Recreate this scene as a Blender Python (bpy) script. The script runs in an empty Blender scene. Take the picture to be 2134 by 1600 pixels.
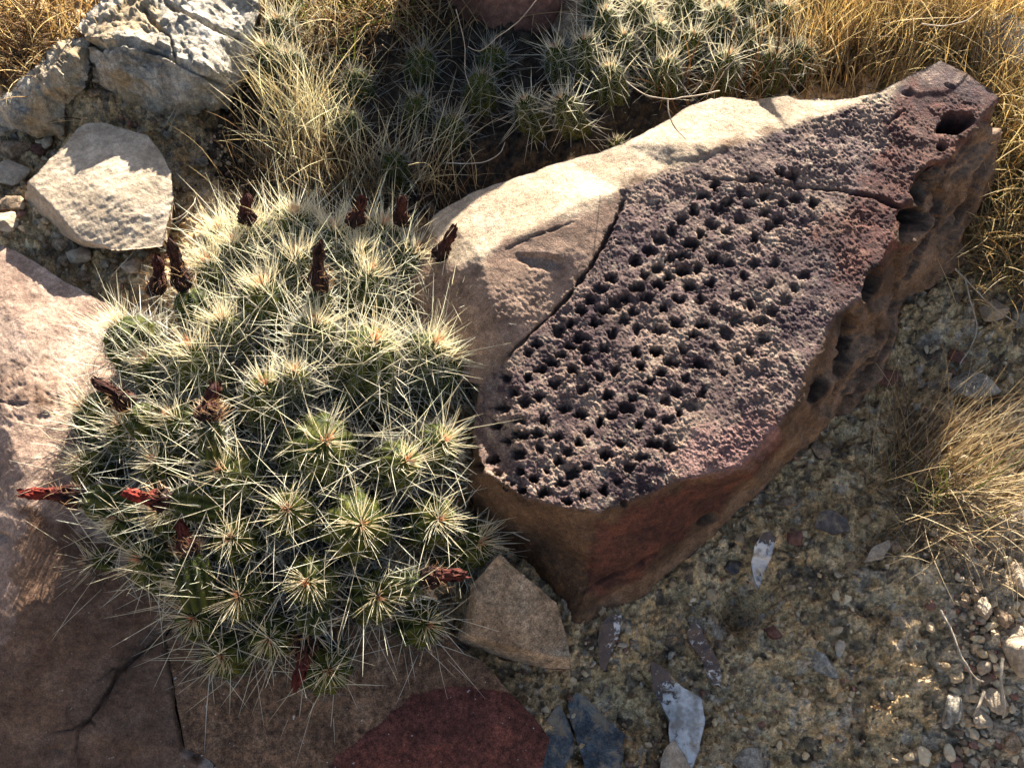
import bpy, math, random
import numpy as np
from mathutils.geometry import delaunay_2d_cdt
from mathutils import Vector
sc = bpy.context.scene
COL = sc.collection
random.seed(7)
RNG = np.random.default_rng(11)
R = math.radians

# ------------------------------------------------------------------ camera
CAMZ, PITCH, HF = 1.0, R(50), math.tan(R(25))
cd = bpy.data.cameras.new('camera'); cam = bpy.data.objects.new('camera', cd); COL.objects.link(cam)
cam.location = (0, 0, CAMZ); cam.rotation_euler = (R(90)-PITCH, 0, 0)
cd.sensor_fit = 'HORIZONTAL'; cd.angle = 2*math.atan(HF*1067/800)
cd.clip_start = .02; cd.clip_end = 200
sc.camera = cam
# ------------------------------------------------------------------ light
SUN_EL, SUN_AZ = R(31), R(16)          # azimuth measured from +y towards +x
w = bpy.data.worlds.new('World'); sc.world = w; w.use_nodes = True
nt = w.node_tree; bg = nt.nodes['Background']
sky = nt.nodes.new('ShaderNodeTexSky'); sky.sky_type = 'NISHITA'; sky.sun_disc = False
sky.sun_elevation = SUN_EL; sky.sun_rotation = SUN_AZ; sky.air_density = .7; sky.dust_density = 2.; sky.ozone_density = .6
nt.links.new(sky.outputs[0], bg.inputs[0]); bg.inputs[1].default_value = .05
sd = bpy.data.lights.new('sun', 'SUN'); sd.energy = 5; sd.angle = R(.5); sd.color = (1, .93, .83)
so = bpy.data.objects.new('sun', sd); COL.objects.link(so)
tosun = Vector((math.sin(SUN_AZ)*math.cos(SUN_EL), math.cos(SUN_AZ)*math.cos(SUN_EL), math.sin(SUN_EL)))
so.rotation_euler = tosun.to_track_quat('Z', 'Y').to_euler(); so.location = (0, 1, 4)
sc.view_settings.view_transform = 'Standard'; sc.view_settings.look = 'None'
sc.view_settings.exposure = 2.3; sc.view_settings.gamma = 1
sc.render.engine = 'CYCLES'

# ------------------------------------------------------------------ geometry of the view: a pixel of the photograph -> ray
FWD = np.array((0, math.cos(PITCH), -math.sin(PITCH))); UP = np.array((0, math.sin(PITCH), math.cos(PITCH)))
def ray(px, py):
    px = np.asarray(px, float); py = np.asarray(py, float)
    u = (px-1067)/800*HF; v = (800-py)/800*HF
    return np.stack([u, FWD[1]+v*UP[1], FWD[2]+v*UP[2]], -1)
G0, GS = -.205, .35                     # general slope of the hillside  z = G0 + GS*y
def at(px, py, h=0.):                   # the point seen at a pixel, h metres above the general slope
    d = ray(px, py); t = (CAMZ-G0-h)/(GS*d[..., 1]-d[..., 2]); return d*np.asarray(t)[..., None]+np.array((0, 0, CAMZ))
def proj(P):
    Q = P-np.array((0, 0, CAMZ)); f = Q@FWD; u = Q[..., 0]/f; v = (Q@UP)/f
    return 1067+u/HF*800, 800-v/HF*800

# ------------------------------------------------------------------ noise
def _h(ix, iy, iz, s):
    n = (ix.astype(np.int64)*73856093) ^ (iy.astype(np.int64)*19349663) ^ (iz.astype(np.int64)*83492791) ^ (s*2654435)
    n = (n ^ (n >> 13))*1274126177 & 0x7fffffff; n = (n ^ (n >> 15))*2246822519 & 0x7fffffff
    return (n ^ (n >> 11)) & 0xffffff
def pn(P, s=0):
    i = np.floor(P); f = P-i; u = f*f*f*(f*(f*6-15)+10); i = i.astype(np.int64); r = 0
    for dx in (0, 1):
        for dy in (0, 1):
            for dz in (0, 1):
                h = _h(i[:, 0]+dx, i[:, 1]+dy, i[:, 2]+dz, s)
                g = ((h & 255)/127.5-1)*(f[:, 0]-dx)+((h >> 8 & 255)/127.5-1)*(f[:, 1]-dy)+((h >> 16 & 255)/127.5-1)*(f[:, 2]-dz)
                r = r+g*(u[:, 0] if dx else 1-u[:, 0])*(u[:, 1] if dy else 1-u[:, 1])*(u[:, 2] if dz else 1-u[:, 2])
    return r
def fbm(P, sc_, o=4, s=0, rough=.5):
    r = 0; a = 1; k = 1/sc_
    for j in range(o): r = r+a*pn(P*k+j*7.3, s+j); a *= rough; k *= 2.03
    return r
def ridged(P, sc_, o=4, s=0):
    r = 0; a = 1; k = 1/sc_
    for j in range(o): r = r+a*(1-2*np.abs(pn(P*k+j*5.1, s+j))); a *= .5; k *= 2.1
    return r/1.6-.5
def cells(P2, size, s=0, jit=.9, slope=.6):     # chunky broken plates: every cell its own tilt and height
    q = P2/size; i = np.floor(q).astype(np.int64); best = np.full(len(q), 9.); second = best.copy(); val = np.zeros(len(q)); idn = np.zeros(len(q))
    z0 = np.zeros(len(q), np.int64)
    for dx in (-1, 0, 1):
        for dy in (-1, 0, 1):
            cx = i[:, 0]+dx; cy = i[:, 1]+dy; h = _h(cx, cy, z0, s); h2 = _h(cx, cy, z0, s+91)
            ox = q[:, 0]-(cx+.5+jit*((h & 255)/255-.5)); oy = q[:, 1]-(cy+.5+jit*((h >> 8 & 255)/255-.5))
            d = np.sqrt(ox*ox+oy*oy); v = (h >> 16 & 255)/255-.5+slope*(((h2 & 255)/127.5-1)*ox+((h2 >> 8 & 255)/127.5-1)*oy)
            m = d < best; second = np.where(m, best, np.minimum(second, d)); val = np.where(m, v, val); idn = np.where(m, (h2 >> 16 & 255)/255, idn); best = np.where(m, d, best)
    return val, second-best, idn
def sstep(a, b, x): t = np.clip((x-a)/(b-a), 0, 1); return t*t*(3-2*t)

# ------------------------------------------------------------------ object helpers
def tag(o, label=None, cat=None, group=None, kind=None):
    for k, v in (('label', label), ('category', cat), ('group', group), ('kind', kind)):
        if v: o[k] = v
    return o
def mesh(name, V, F, mat, parent=None, origin=None, smooth=True, attrs=None):
    V = np.asarray(V, float); F = np.asarray(F, np.int32); me = bpy.data.meshes.new(name); k = F.shape[1]
    org = np.array(origin if origin is not None else (0, 0, 0), float)
    me.vertices.add(len(V)); me.vertices.foreach_set('co', (V-org).astype(np.float32).ravel())
    me.loops.add(F.size); me.loops.foreach_set('vertex_index', F.ravel())
    me.polygons.add(len(F)); me.polygons.foreach_set('loop_start', np.arange(0, F.size, k, dtype=np.int32))
    me.polygons.foreach_set('use_smooth', np.full(len(F), smooth))
    for n, a in (attrs or {}).items():
        a = np.asarray(a, np.float32)
        if a.ndim == 1: at_ = me.attributes.new(n, 'FLOAT', 'POINT'); at_.data.foreach_set('value', a)
        else: at_ = me.attributes.new(n, 'FLOAT_COLOR', 'POINT'); at_.data.foreach_set('color', np.c_[a, np.ones(len(a))].astype(np.float32).ravel())
    me.update(); me.validate()
    me.materials.append(mat); o = bpy.data.objects.new(name, me); COL.objects.link(o)
    if parent is not None:
        o.parent = parent; o.location = org-np.array(WORLD.get(parent.name, (0, 0, 0)))
    else: o.location = org
    WORLD[o.name] = tuple(org); return o
WORLD = {}
def empty(name, loc):
    o = bpy.data.objects.new(name, None); COL.objects.link(o); o.location = loc; o.empty_display_size = .05; WORLD[o.name] = tuple(loc); return o
def vnormals(V, F):
    n = np.zeros_like(V)
    a = V[F[:, 0]]; b = V[F[:, 1]]; c = V[F[:, 2]]; fn = np.cross(b-a, c-a)
    for j in range(3):
        for x in range(3): n[:, x] += np.bincount(F[:, j], fn[:, x], len(V))
    return n/np.maximum(np.linalg.norm(n, axis=1), 1e-12)[:, None]

# ------------------------------------------------------------------ materials
class NT:
    def __init__(s, name):
        s.m = bpy.data.materials.new(name); s.m.use_nodes = True; s.t = s.m.node_tree; s.b = s.t.nodes['Principled BSDF']
        s.b.inputs['Roughness'].default_value = .9; s.b.inputs['Specular IOR Level'].default_value = .25
        s.co = s.t.nodes.new('ShaderNodeTexCoord').outputs['Object']
    def n(s, typ, **kw):
        x = s.t.nodes.new('ShaderNode'+typ)
        for k, v in kw.items():
            if k.startswith('i_'): s.set(x.inputs[k[2:].replace('_', ' ')], v)
            else: setattr(x, k, v)
        return x
    def set(s, inp, v):
        if isinstance(v, bpy.types.NodeSocket): s.t.links.new(v, inp)
        elif isinstance(v, tuple) and len(v) == 3 and inp.type == 'RGBA': inp.default_value = (*v, 1)
        else: inp.default_value = v
    def noise(s, scale, detail=6, rough=.55, dist=0., co=None):
        return s.n('TexNoise', i_Vector=co or s.co, i_Scale=scale, i_Detail=float(detail), i_Roughness=rough, i_Distortion=dist).outputs['Fac']
    def vor(s, scale, feature='F1', out='Distance', rnd=1.):
        x = s.n('TexVoronoi', i_Vector=s.co, i_Scale=scale, i_Randomness=rnd); x.feature = feature; return x.outputs[out]
    def ramp(s, f, *st):
        x = s.t.nodes.new('ShaderNodeValToRGB'); s.set(x.inputs[0], f); e = x.color_ramp.elements
        while len(e) < len(st): e.new(.5)
        for el, (p, c) in zip(e, st): el.position = p; el.color = (*c, 1) if isinstance(c, tuple) else (c, c, c, 1)
        return x.outputs[0]
    def mix(s, f, a, b, mode='MIX'):
        x = s.t.nodes.new('ShaderNodeMix'); x.data_type = 'RGBA'; x.blend_type = mode
        s.set(x.inputs[0], f); s.set(x.inputs[6], a); s.set(x.inputs[7], b); return x.outputs[2]
    def math(s, op, a, b=0.):
        x = s.t.nodes.new('ShaderNodeMath'); x.operation = op; s.set(x.inputs[0], a); s.set(x.inputs[1], b); return x.outputs[0]
    def scale(s, col, f, k):            # colour varied up and down by a noise
        v = s.math('MAXIMUM', s.math('ADD', s.math('MULTIPLY', s.math('SUBTRACT', f, .5), k), 1.), .12); return s.mix(1., col, v, 'MULTIPLY')
    def attr(s, name, out='Fac'): x = s.t.nodes.new('ShaderNodeAttribute'); x.attribute_name = name; return x.outputs[out]
    def bump(s, h, dist, strength=1., prev=None):
        x = s.n('Bump', i_Height=h, i_Distance=dist, i_Strength=strength)
        if prev: s.set(x.inputs['Normal'], prev)
        return x.outputs[0]
    def out(s, col, nrm=None, rough=None):
        s.set(s.b.inputs['Base Color'], col)
        if nrm: s.set(s.b.inputs['Normal'], nrm)
        if rough is not None: s.set(s.b.inputs['Roughness'], rough)
        return s.m
def rock_mat(name, c1, c2, c3, sc1=8., grain=.5, bumpd=.0015, masks=(), white=0., dust=0., stain=None, gs=520.):
    m = NT(name); n1 = m.noise(sc1, 9, .68, .5); col = m.ramp(n1, (.38, c1), (.5, c2), (.62, c3)); col = m.mix(.45, col, m.ramp(m.noise(sc1*6, 6, .7), (.35, .3), (.65, .75)), 'OVERLAY')
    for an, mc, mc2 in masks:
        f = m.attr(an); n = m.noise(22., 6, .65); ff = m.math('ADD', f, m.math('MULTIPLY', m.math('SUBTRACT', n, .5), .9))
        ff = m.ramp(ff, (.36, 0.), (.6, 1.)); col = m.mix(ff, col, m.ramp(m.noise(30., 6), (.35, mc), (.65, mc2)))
    if stain:
        col = m.mix(m.ramp(m.noise(5., 7, .65, .8), (.5, 0.), (.68, .75)), col, stain)
    g = m.noise(gs, 3, .7); g2 = m.noise(gs*.28, 4, .6)
    col = m.scale(m.scale(m.scale(col, g, 4.2*grain), g2, 3.4*grain), m.noise(sc1*3.3, 8, .72), 2.2*grain)
    if dust: col = m.mix(m.ramp(m.noise(34., 8, .75, .5), (.49, 0.), (.60, dust)), col, (.42, .31, .18))
    if white: col = m.mix(m.ramp(m.noise(gs*.3, 2, .6), (.71, 0.), (.75, white)), col, (.75, .7, .62))
    b = m.bump(m.math('ADD', m.noise(90., 8, .7), m.math('MULTIPLY', m.noise(420., 4, .7), .4)), bumpd)
    return m.out(col, b)

# ------------------------------------------------------------------ rocks traced as real surfaces
def wiggle(poly, amp, seed=0, n=10):
    P = np.array([p[:2] for p in poly], float); Z = np.array([p[2] for p in poly], float); out = []; oz = []
    for i in range(len(P)):
        a, b = P[i], P[(i+1) % len(P)]; k = max(2, int(np.linalg.norm(b-a)/n)); t = np.arange(k)/k
        q = a+(b-a)*t[:, None]; nrm = np.array((-(b-a)[1], (b-a)[0]))/max(np.linalg.norm(b-a), 1e-6)
        q3 = np.c_[q, np.full(k, seed*3.1)]; wv = fbm(q3, 60., 3, seed)+.35*fbm(q3, 14., 2, seed+5)
        q = q+nrm*(wv*amp*np.sin(np.pi*np.clip(t, 0, 1))**.5)[:, None]; out.append(q); oz.append(Z[i]+(Z[(i+1) % len(P)]-Z[i])*t)
    return np.concatenate(out), np.concatenate(oz)
def inside(P, poly):
    x, y = P[:, 0], P[:, 1]; c = np.zeros(len(P), bool); j = len(poly)-1
    for i in range(len(poly)):
        xi, yi = poly[i]; xj, yj = poly[j]
        if yi != yj: c ^= ((yi > y) != (yj > y)) & (x < (xj-xi)*(y-yi)/(yj-yi)+xi)
        j = i
    return c
def segdist(P, poly, closed=True):
    best = np.full(len(P), 1e9); near = np.zeros_like(P); m = len(poly) if closed else len(poly)-1; ar = np.zeros(len(P))
    for i in range(m):
        a = poly[i]; b = poly[(i+1) % len(poly)]; d = b-a; t = np.clip(((P-a)@d)/max(d@d, 1e-9), 0, 1); q = a+t[:, None]*d
        e = np.hypot(*(P-q).T); k = e < best; best[k] = e[k]; near[k] = q[k]; ar[k] = (i+t[k])/m
    return best, near, ar
def pxmask(P2, poly, soft=12., wig=10., seed=3):
    poly = np.array(poly, float); d, _, _ = segdist(P2, poly); s = np.where(inside(P2, poly), d, -d)
    s = s+fbm(np.c_[P2, np.zeros(len(P2))], 45., 4, seed)*wig*2
    return sstep(-soft, soft, s)
def sheet(name, outline, inner, mat, step=4., zf=None, smooth=6, disp=None, attrs=None, depth=.12, wig=4., seed=1, edges=(), parent=None, bottom_in=.25, conf=False):
    """outline / inner: (px, py, h) with h metres above the general slope; edges: index pairs (into outline+inner) of hard ridges"""
    pts = list(outline)+list(inner); cp = np.array([p[:2] for p in pts], float); C3 = (atg if conf else at)(cp[:, 0], cp[:, 1], np.array([p[2] for p in pts]))
    n = len(outline); ed = [(i, (i+1) % n) for i in range(n)]+list(edges)
    r = delaunay_2d_cdt([Vector(p) for p in cp], ed, [], 1, 1e-4, True)
    vv = np.array([tuple(v) for v in r[0]]); idx = [o[0] if len(o) else 0 for o in r[3]]; tris = [tuple(idx[k] for k in f) for f in r[2]]
    ol, _ = wiggle(outline, wig, seed)
    x0, y0 = ol.min(0)-step*2; x1, y1 = ol.max(0)+step*2
    gx = np.arange(x0, x1, step); gy = np.arange(y0, y1, step); X, Y = np.meshgrid(gx, gy); P2 = np.c_[X.ravel(), Y.ravel()]
    P2 = P2+(RNG.random(P2.shape)-.5)*step*.35
    ins = inside(P2, ol); W, H = len(gx), len(gy); I = np.arange(W*H).reshape(H, W)
    a, b, c, d = I[:-1, :-1].ravel(), I[:-1, 1:].ravel(), I[1:, 1:].ravel(), I[1:, :-1].ravel()
    T = np.concatenate([np.c_[a, d, c], np.c_[a, c, b]]); cen = P2[T].mean(1); keep = inside(cen, ol); T = T[keep]
    used, T = np.unique(T, return_inverse=True); T = T.reshape(-1, 3); P2 = P2[used]
    E = np.concatenate([T[:, [0, 1]], T[:, [1, 2]], T[:, [2, 0]]]); key = E[:, 0].astype(np.int64)*10**7+E[:, 1]; rk = E[:, 1].astype(np.int64)*10**7+E[:, 0]
    bd = E[~np.isin(key, rk)]; bv = np.unique(bd)
    _, nr, _ = segdist(P2[bv], ol); P2[bv] = nr
    # position: the plane of the control triangle under each point
    best = np.full(len(P2), -1e9); V = np.zeros((len(P2), 3)); D = ray(P2[:, 0], P2[:, 1]); O = np.array((0, 0, CAMZ))
    for t in tris:
        A, B, Cc = cp[list(t)]; den = (B[1]-Cc[1])*(A[0]-Cc[0])+(Cc[0]-B[0])*(A[1]-Cc[1])
        if abs(den) < 1e-6: continue
        l1 = ((B[1]-Cc[1])*(P2[:, 0]-Cc[0])+(Cc[0]-B[0])*(P2[:, 1]-Cc[1]))/den; l2 = ((Cc[1]-A[1])*(P2[:, 0]-Cc[0])+(A[0]-Cc[0])*(P2[:, 1]-Cc[1]))/den
        mn = np.minimum(np.minimum(l1, l2), 1-l1-l2); k = mn > best; best[k] = mn[k]
        a3, b3, c3 = C3[list(t)]; nn = np.cross(b3-a3, c3-a3); tt = ((a3-O)@nn)/(D[k]@nn); V[k] = O+D[k]*tt[:, None]
    isb = np.zeros(len(V), bool); isb[bv] = True
    cnt = np.bincount(E.ravel(), minlength=len(V))
    for _ in range(smooth):
        S = np.stack([np.bincount(E[:, 0], V[E[:, 1], x], len(V))+np.bincount(E[:, 1], V[E[:, 0], x], len(V)) for x in range(3)], 1)/np.maximum(cnt, 1)[:, None]
        S[isb] = V[isb]; V = V*.4+S*.6
    N = vnormals(V, T)
    if (N@(-FWD)).mean() < 0: T = T[:, ::-1]; N = -N; bd = bd[:, ::-1]
    A = attrs(P2, V) if attrs else {}
    if disp is not None: V = V+N*disp(V, P2, A)[:, None]
    # hidden flanks and underside: down and inwards
    nxt = {int(a): int(b) for a, b in bd}; loops = []; seen = set()
    for s0 in nxt:
        if s0 in seen: continue
        lp = []; k = s0
        while k in nxt and k not in seen: seen.add(k); lp.append(k); k = nxt[k]
        loops.append(lp)
    lp = np.array(max(loops, key=len)); B3 = V[lp]; B2 = P2[lp]; ctr = B3.mean(0)
    tg = np.roll(B2, -3, 0)-np.roll(B2, 3, 0); on = np.c_[tg[:, 1], -tg[:, 0]]; on /= np.maximum(np.hypot(*on.T), 1e-9)[:, None]
    if ((B2+on*3-B2.mean(0))*(B2-B2.mean(0))).sum() < ((B2-on*3-B2.mean(0))*(B2-B2.mean(0))).sum(): on = -on
    wdn = np.clip(on[:, 1]*1.3+.1, 0, 1)[:, None]
    inw = ctr-B3; inw[:, 2] = 0; inw /= np.maximum(np.linalg.norm(inw, axis=1), 1e-9)[:, None]
    rr = ray(B2[:, 0], B2[:, 1]); rr = rr/np.abs(rr[:, 2:3]); rr[:, 1] *= 1.05
    dd = (1-wdn)*(np.array((0, 0, -1.))+inw*bottom_in)+wdn*rr
    rows = [lp]; VV = [V]; base = len(V); L = len(lp); steps = (.15, .4, .7, 1.)
    for k, s_ in enumerate(steps):
        q = B3+dd*depth*s_; q = q+fbm(q, .03, 3, seed)[:, None]*.004; VV.append(q); rows.append(base+k*L+np.arange(L))
    VV.append(VV[-1].mean(0)[None]); V2 = np.concatenate(VV); cidx = len(V2)-1; FF = [T]
    for r0, r1 in zip(rows[:-1], rows[1:]):
        FF += [np.c_[r0, r1, np.roll(r1, -1)][:, ::-1], np.c_[r0, np.roll(r1, -1), np.roll(r0, -1)][:, ::-1]]
    FF.append(np.c_[rows[-1], np.full(L, cidx), np.roll(rows[-1], -1)][:, ::-1]); T2 = np.concatenate(FF)
    ext = len(V2)-len(V); A2 = {}
    for k, v in A.items():
        if k.startswith('_'): continue
        A2[k] = np.concatenate([v, np.tile(v[lp], 4), [0.]]) if v.ndim == 1 else v
    org = (ctr[0], ctr[1], V2[:, 2].min()+.02)
    return mesh(name, V2, T2, mat, parent, org, True, A2)
def sph(n=3):
    import bmesh
    bm = bmesh.new(); bmesh.ops.create_icosphere(bm, subdivisions=n, radius=1.)
    V = np.array([v.co[:] for v in bm.verts]); F = np.array([[v.index for v in f.verts] for f in bm.faces]); bm.free(); return V, F
ICO = {n: sph(n) for n in (1, 2, 3, 4, 5)}
def chunk(size, seed, facets=14, sub=4, rough=.06, cut=.72, rot=None):
    V, F = ICO[sub]; V = V.copy(); r = np.random.default_rng(seed)
    for _ in range(facets):
        n = r.normal(size=3); n /= np.linalg.norm(n); d = cut*(.75+.35*r.random()); o = np.maximum(V@n-d, 0); V = V-o[:, None]*n
    N = V/np.linalg.norm(V, axis=1)[:, None]
    V = V+N*(fbm(V+seed, .7, 4, seed)*rough*1.4+fbm(V+seed, .16, 2, seed+2)*rough*.4)[:, None]
    V = V*np.array(size)
    a, b, c = rot if rot else r.random(3)*6.28
    ca, sa, cb, sb, cc, s_ = math.cos(a), math.sin(a), math.cos(b), math.sin(b), math.cos(c), math.sin(c)
    M = np.array([[cc, -s_, 0], [s_, cc, 0], [0, 0, 1]])@np.array([[1, 0, 0], [0, cb, -sb], [0, sb, cb]])@np.array([[ca, -sa, 0], [sa, ca, 0], [0, 0, 1]])
    return V@M.T, F

# ================================================================== THE GROUND
def gauss(x, y, cx, cy, sx, sy): return np.exp(-((x-cx)/sx)**2-((y-cy)/sy)**2)
def ground_h(x, y):         # departures of the ground from the general slope
    h = .025*fbm(np.c_[x, y, 0*x], .35, 3, 4)
    def g(px, py, sx, sy):
        p = at(px, py); return gauss(x, y, p[0], p[1], sx, sy)
    h = h+.045*g(260, 200, .12, .09)+.05*g(40, 500, .13, .07)-.035*g(60, 300, .12, .06)+.03*g(330, 620, .08, .06)-.05*g(420, 300, .12, .12)-.05*g(1300, 1450, .1, .06)-.06*g(1560, 1230, .03, .03)
    h = h-.062*g(1620, 1560, .22, .24)+.03*g(2070, 1350, .07, .35)-.03*g(1950, 700, .1, .12)+.03*g(1750, 1400, .12, .1)
    return h
def ground_z(x, y): return G0+GS*y+ground_h(x, y)
def build_ground():
    xs = np.arange(-1.15, 1.25, .0024); ys = [.16]
    while ys[-1] < 2.4: ys.append(ys[-1]+.0019+max(0, ys[-1]-.7)*.0028)
    ys = np.array(ys); X, Y = np.meshgrid(xs, ys); x = X.ravel(); y = Y.ravel(); P = np.c_[x, y, 0*x]
    h = ground_h(x, y)
    Q = P+np.c_[fbm(P, .03, 2, 21), fbm(P, .03, 2, 22), 0*x]*.012
    c1, e1, i1 = cells(Q[:, :2], .034, 5, .9, 1.); c2, e2, i2 = cells(Q[:, :2]+3, .013, 9, .9, 1.1); c3, e3, i3 = cells(Q[:, :2]+5, .0062, 13, .9, 1.1)
    rub = sstep(-.25, .35, fbm(P, .16, 3, 31))
    px, py = proj(np.c_[x, y, G0+GS*y])
    soft = sstep(1300, 1500, px)*sstep(900, 1150, py)*(1-sstep(1900, 2000, px))     # the compact bank below the boulder
    h = h+(.011*c1*(.35+.65*rub)+.007*c2*sstep(0, .05, e2)+.0035*c3)*(1-.2*soft)
    h = h+.023*fbm(P, .07, 6, 41, .58)-.009*np.clip(ridged(P, .045, 4, 51), 0, 1)**1.5-.012*sstep(.28, .6, fbm(P, .05, 3, 57))+.003*ridged(P, .014, 3, 52)
    ids = i1*.4+i2*.35+i3*.25
    crev = np.minimum(np.minimum(e1, e2*1.3), 1)
    V = np.c_[x, y, G0+GS*y+h]; W, H = len(xs), len(ys); I = np.arange(W*H).reshape(H, W)
    a, b, c, d = I[:-1, :-1].ravel(), I[:-1, 1:].ravel(), I[1:, 1:].ravel(), I[1:, :-1].ravel()
    F = np.c_[a, b, c, d]
    # coarse rim out to the distance
    rim = []; bl = np.concatenate([I[0, :], I[1:, -1], I[-1, -2::-1], I[-2:0:-1, 0]]); base = len(V); prev = bl; VV = [V]; FF = [F]; cx, cy = .05, 1.2
    for k, s in enumerate((1.25, 1.8, 3., 8., 40.)):
        q = V[bl].copy(); q[:, 0] = cx+(q[:, 0]-cx)*s; q[:, 1] = cy+(q[:, 1]-cy)*s; q[:, 2] = G0+GS*np.clip(q[:, 1], -6, 12)+.02*fbm(q, .4, 2, 3)*s; VV.append(q); cur = base+k*len(bl)+np.arange(len(bl))
        FF.append(np.c_[prev, cur, np.roll(cur, -1), np.roll(prev, -1)]); prev = cur
    V = np.concatenate(VV); F = np.concatenate(FF); e = len(V)-len(ids)
    m = NT('rubbly_soil')
    col = m.ramp(m.noise(13., 10, .75, .7), (.36, (.22, .16, .09)), (.44, (.60, .39, .175)), (.54, (.80, .56, .28)), (.64, (.86, .66, .40)))
    idc = m.attr('bits')
    col = m.mix(m.ramp(idc, (.24, .7), (.34, 0.), (.64, 0.), (.70, .6)), col, m.ramp(idc, (.3, (.09, .085, .08)), (.4, (.2, .15, .12)), (.66, (.55, .48, .38))))
    col = m.mix(m.ramp(m.noise(16., 9, .75, .7), (.55, 0.), (.62, .5)), col, (.15, .12, .09))
    col = m.mix(m.ramp(m.noise(75., 6, .75, .4), (.56, 0.), (.62, .7)), col, (.13, .085, .05))
    col = m.mix(m.ramp(m.math('ADD', m.attr('shade_tint'), m.math('MULTIPLY', m.math('SUBTRACT', m.noise(20., 6, .7), .5), .7)), (.35, 0.), (.65, .95)), col, (.035, .026, .018))  # deep shade among the far plants, painted into the soil colour
    col = m.mix(m.math('MULTIPLY', m.attr('sunlit_tint'), .5), col, (.62, .50, .34))  # paler tint painted over the sunlit strip on the right
    col = m.scale(m.scale(m.scale(col, m.noise(330., 4, .7), 2.6), m.noise(120., 6, .75), 3.0), m.noise(45., 6, .75), 2.2)
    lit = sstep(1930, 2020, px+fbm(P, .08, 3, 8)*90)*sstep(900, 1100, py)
    shade_m = pxmask(np.c_[px, py], [(440,60),(700,-60),(1300,-60),(1500,120),(1850,150),(1500,240),(1300,330),(1000,430),(760,470),(560,420),(420,330),(440,220)], 40, 20)
    b_ = m.bump(m.math('ADD', m.noise(110., 10, .8), m.math('MULTIPLY', m.noise(520., 3, .7), .4)), .006)
    mat = m.out(col, b_)
    o = mesh('ground', V, F, mat, attrs={'bits': np.r_[ids, np.full(e, .5)], 'sunlit_tint': np.r_[lit, np.zeros(e)], 'shade_tint': np.r_[shade_m, np.zeros(e)]}); o['kind'] = 'structure'
build_ground()

def atg(px, py, h=0.):
    g = 0.
    for _ in range(5):
        p = at(px, py, h+g); g = ground_h(np.atleast_1d(p[..., 0]), np.atleast_1d(p[..., 1])).reshape(np.shape(p[..., 0]))
    return p
# ================================================================== THE PITTED BOULDER
Z10 = [(1075,60),(1195,100),(1265,85),(1310,25),(1120,155),(1050,200),(1265,170),(1345,155),(1430,110),(1000,115),(865,215),(805,270),(1005,265),(1130,250),(1185,200),(1300,260),(1415,245),(750,330),(935,320),(885,360),(1065,325),(1240,335),(1155,375),(1365,335),(695,390),(820,390),(985,395),(935,440),(635,465),(770,465),(570,510),(690,548),(870,525),(1010,490),(1125,500),(1225,460),(1370,470),(1320,530),(445,580),(635,590),(720,608),(820,605),(1000,625),(1110,620),(1265,610),(405,630),(585,640),(535,680),(725,670),(650,725),(885,730),(1035,705),(1205,680),(1355,690),(470,720),(405,765),(275,765),(545,805),(800,770),(1145,740),(1080,790),(1275,775),(710,830),(850,865),(1035,840),(1225,850),(320,845),(460,870),(385,905),(255,935),(610,935),(695,970),(990,885),(1165,890),(940,935),(1080,965),(1240,955),(865,975),(360,1000),(490,1000),(225,1030),(800,1010),(1020,1030),(1175,1000),(1125,1060),(440,1075),(355,1090),(285,1115),(565,1095),(735,1075),(680,1125),(920,1135),(1100,1135),(465,1160),(345,1190),(620,1180),(205,1215),(570,1230),(840,1200),(1025,1205),(730,1255),(965,1270),(235,1290),(360,1285),(505,1280),(650,1295),(120,1260),(430,1330),(295,1350),(900,1340),(590,1350),(370,1395),(490,1405),(825,1390),(715,1415),(625,1455),(1185,1150)]
Z10b = [(1440,400),(1640,360),(1560,310),(1700,450),(1760,400),(1830,335),(1890,270),(1750,250),(1940,200),(1770,130),(1500,40),(1510,130),(1600,200),(1710,550),(1640,620),(1570,670),(1500,520),(1440,600),(1490,740),(1370,850),(1300,920),(1560,450),(1660,130)]
Z3 = [(415,1030),(485,1130),(345,1085),(440,1165),(300,1170),(235,1225),(560,1070),(610,1140),(690,1180),(555,1225),(400,1250),(340,1300),(860,1100),(790,1130),(965,1130),(630,990),(850,980),(780,960),(690,1090),(480,1290),(280,1360),(110,1330),(180,1285),(640,1320),(720,1260),(770,1230)]
PITS = [(950+a*.375, 500+b*.375, 1.) for a, b in Z10]+[(950+a*.375, 500+b*.375, .6) for a, b in Z10b]+[(1334+a*.375, b*.375, .8) for a, b in Z3]
def planeh(pts, a=.14, s=.372, y0=.522, cx=0.):   # heights (over the slope) so that the points lie in the tilted face
    out = []
    for p in pts:
        d = ray(p[0], p[1]); t = (CAMZ-a+s*y0)/(s*d[1]+cx*d[0]-d[2]); q = d*t; out.append((p[0], p[1], float(CAMZ+q[2]-G0-GS*q[1]+(p[2] if len(p) > 2 else 0))))
    return out
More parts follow.
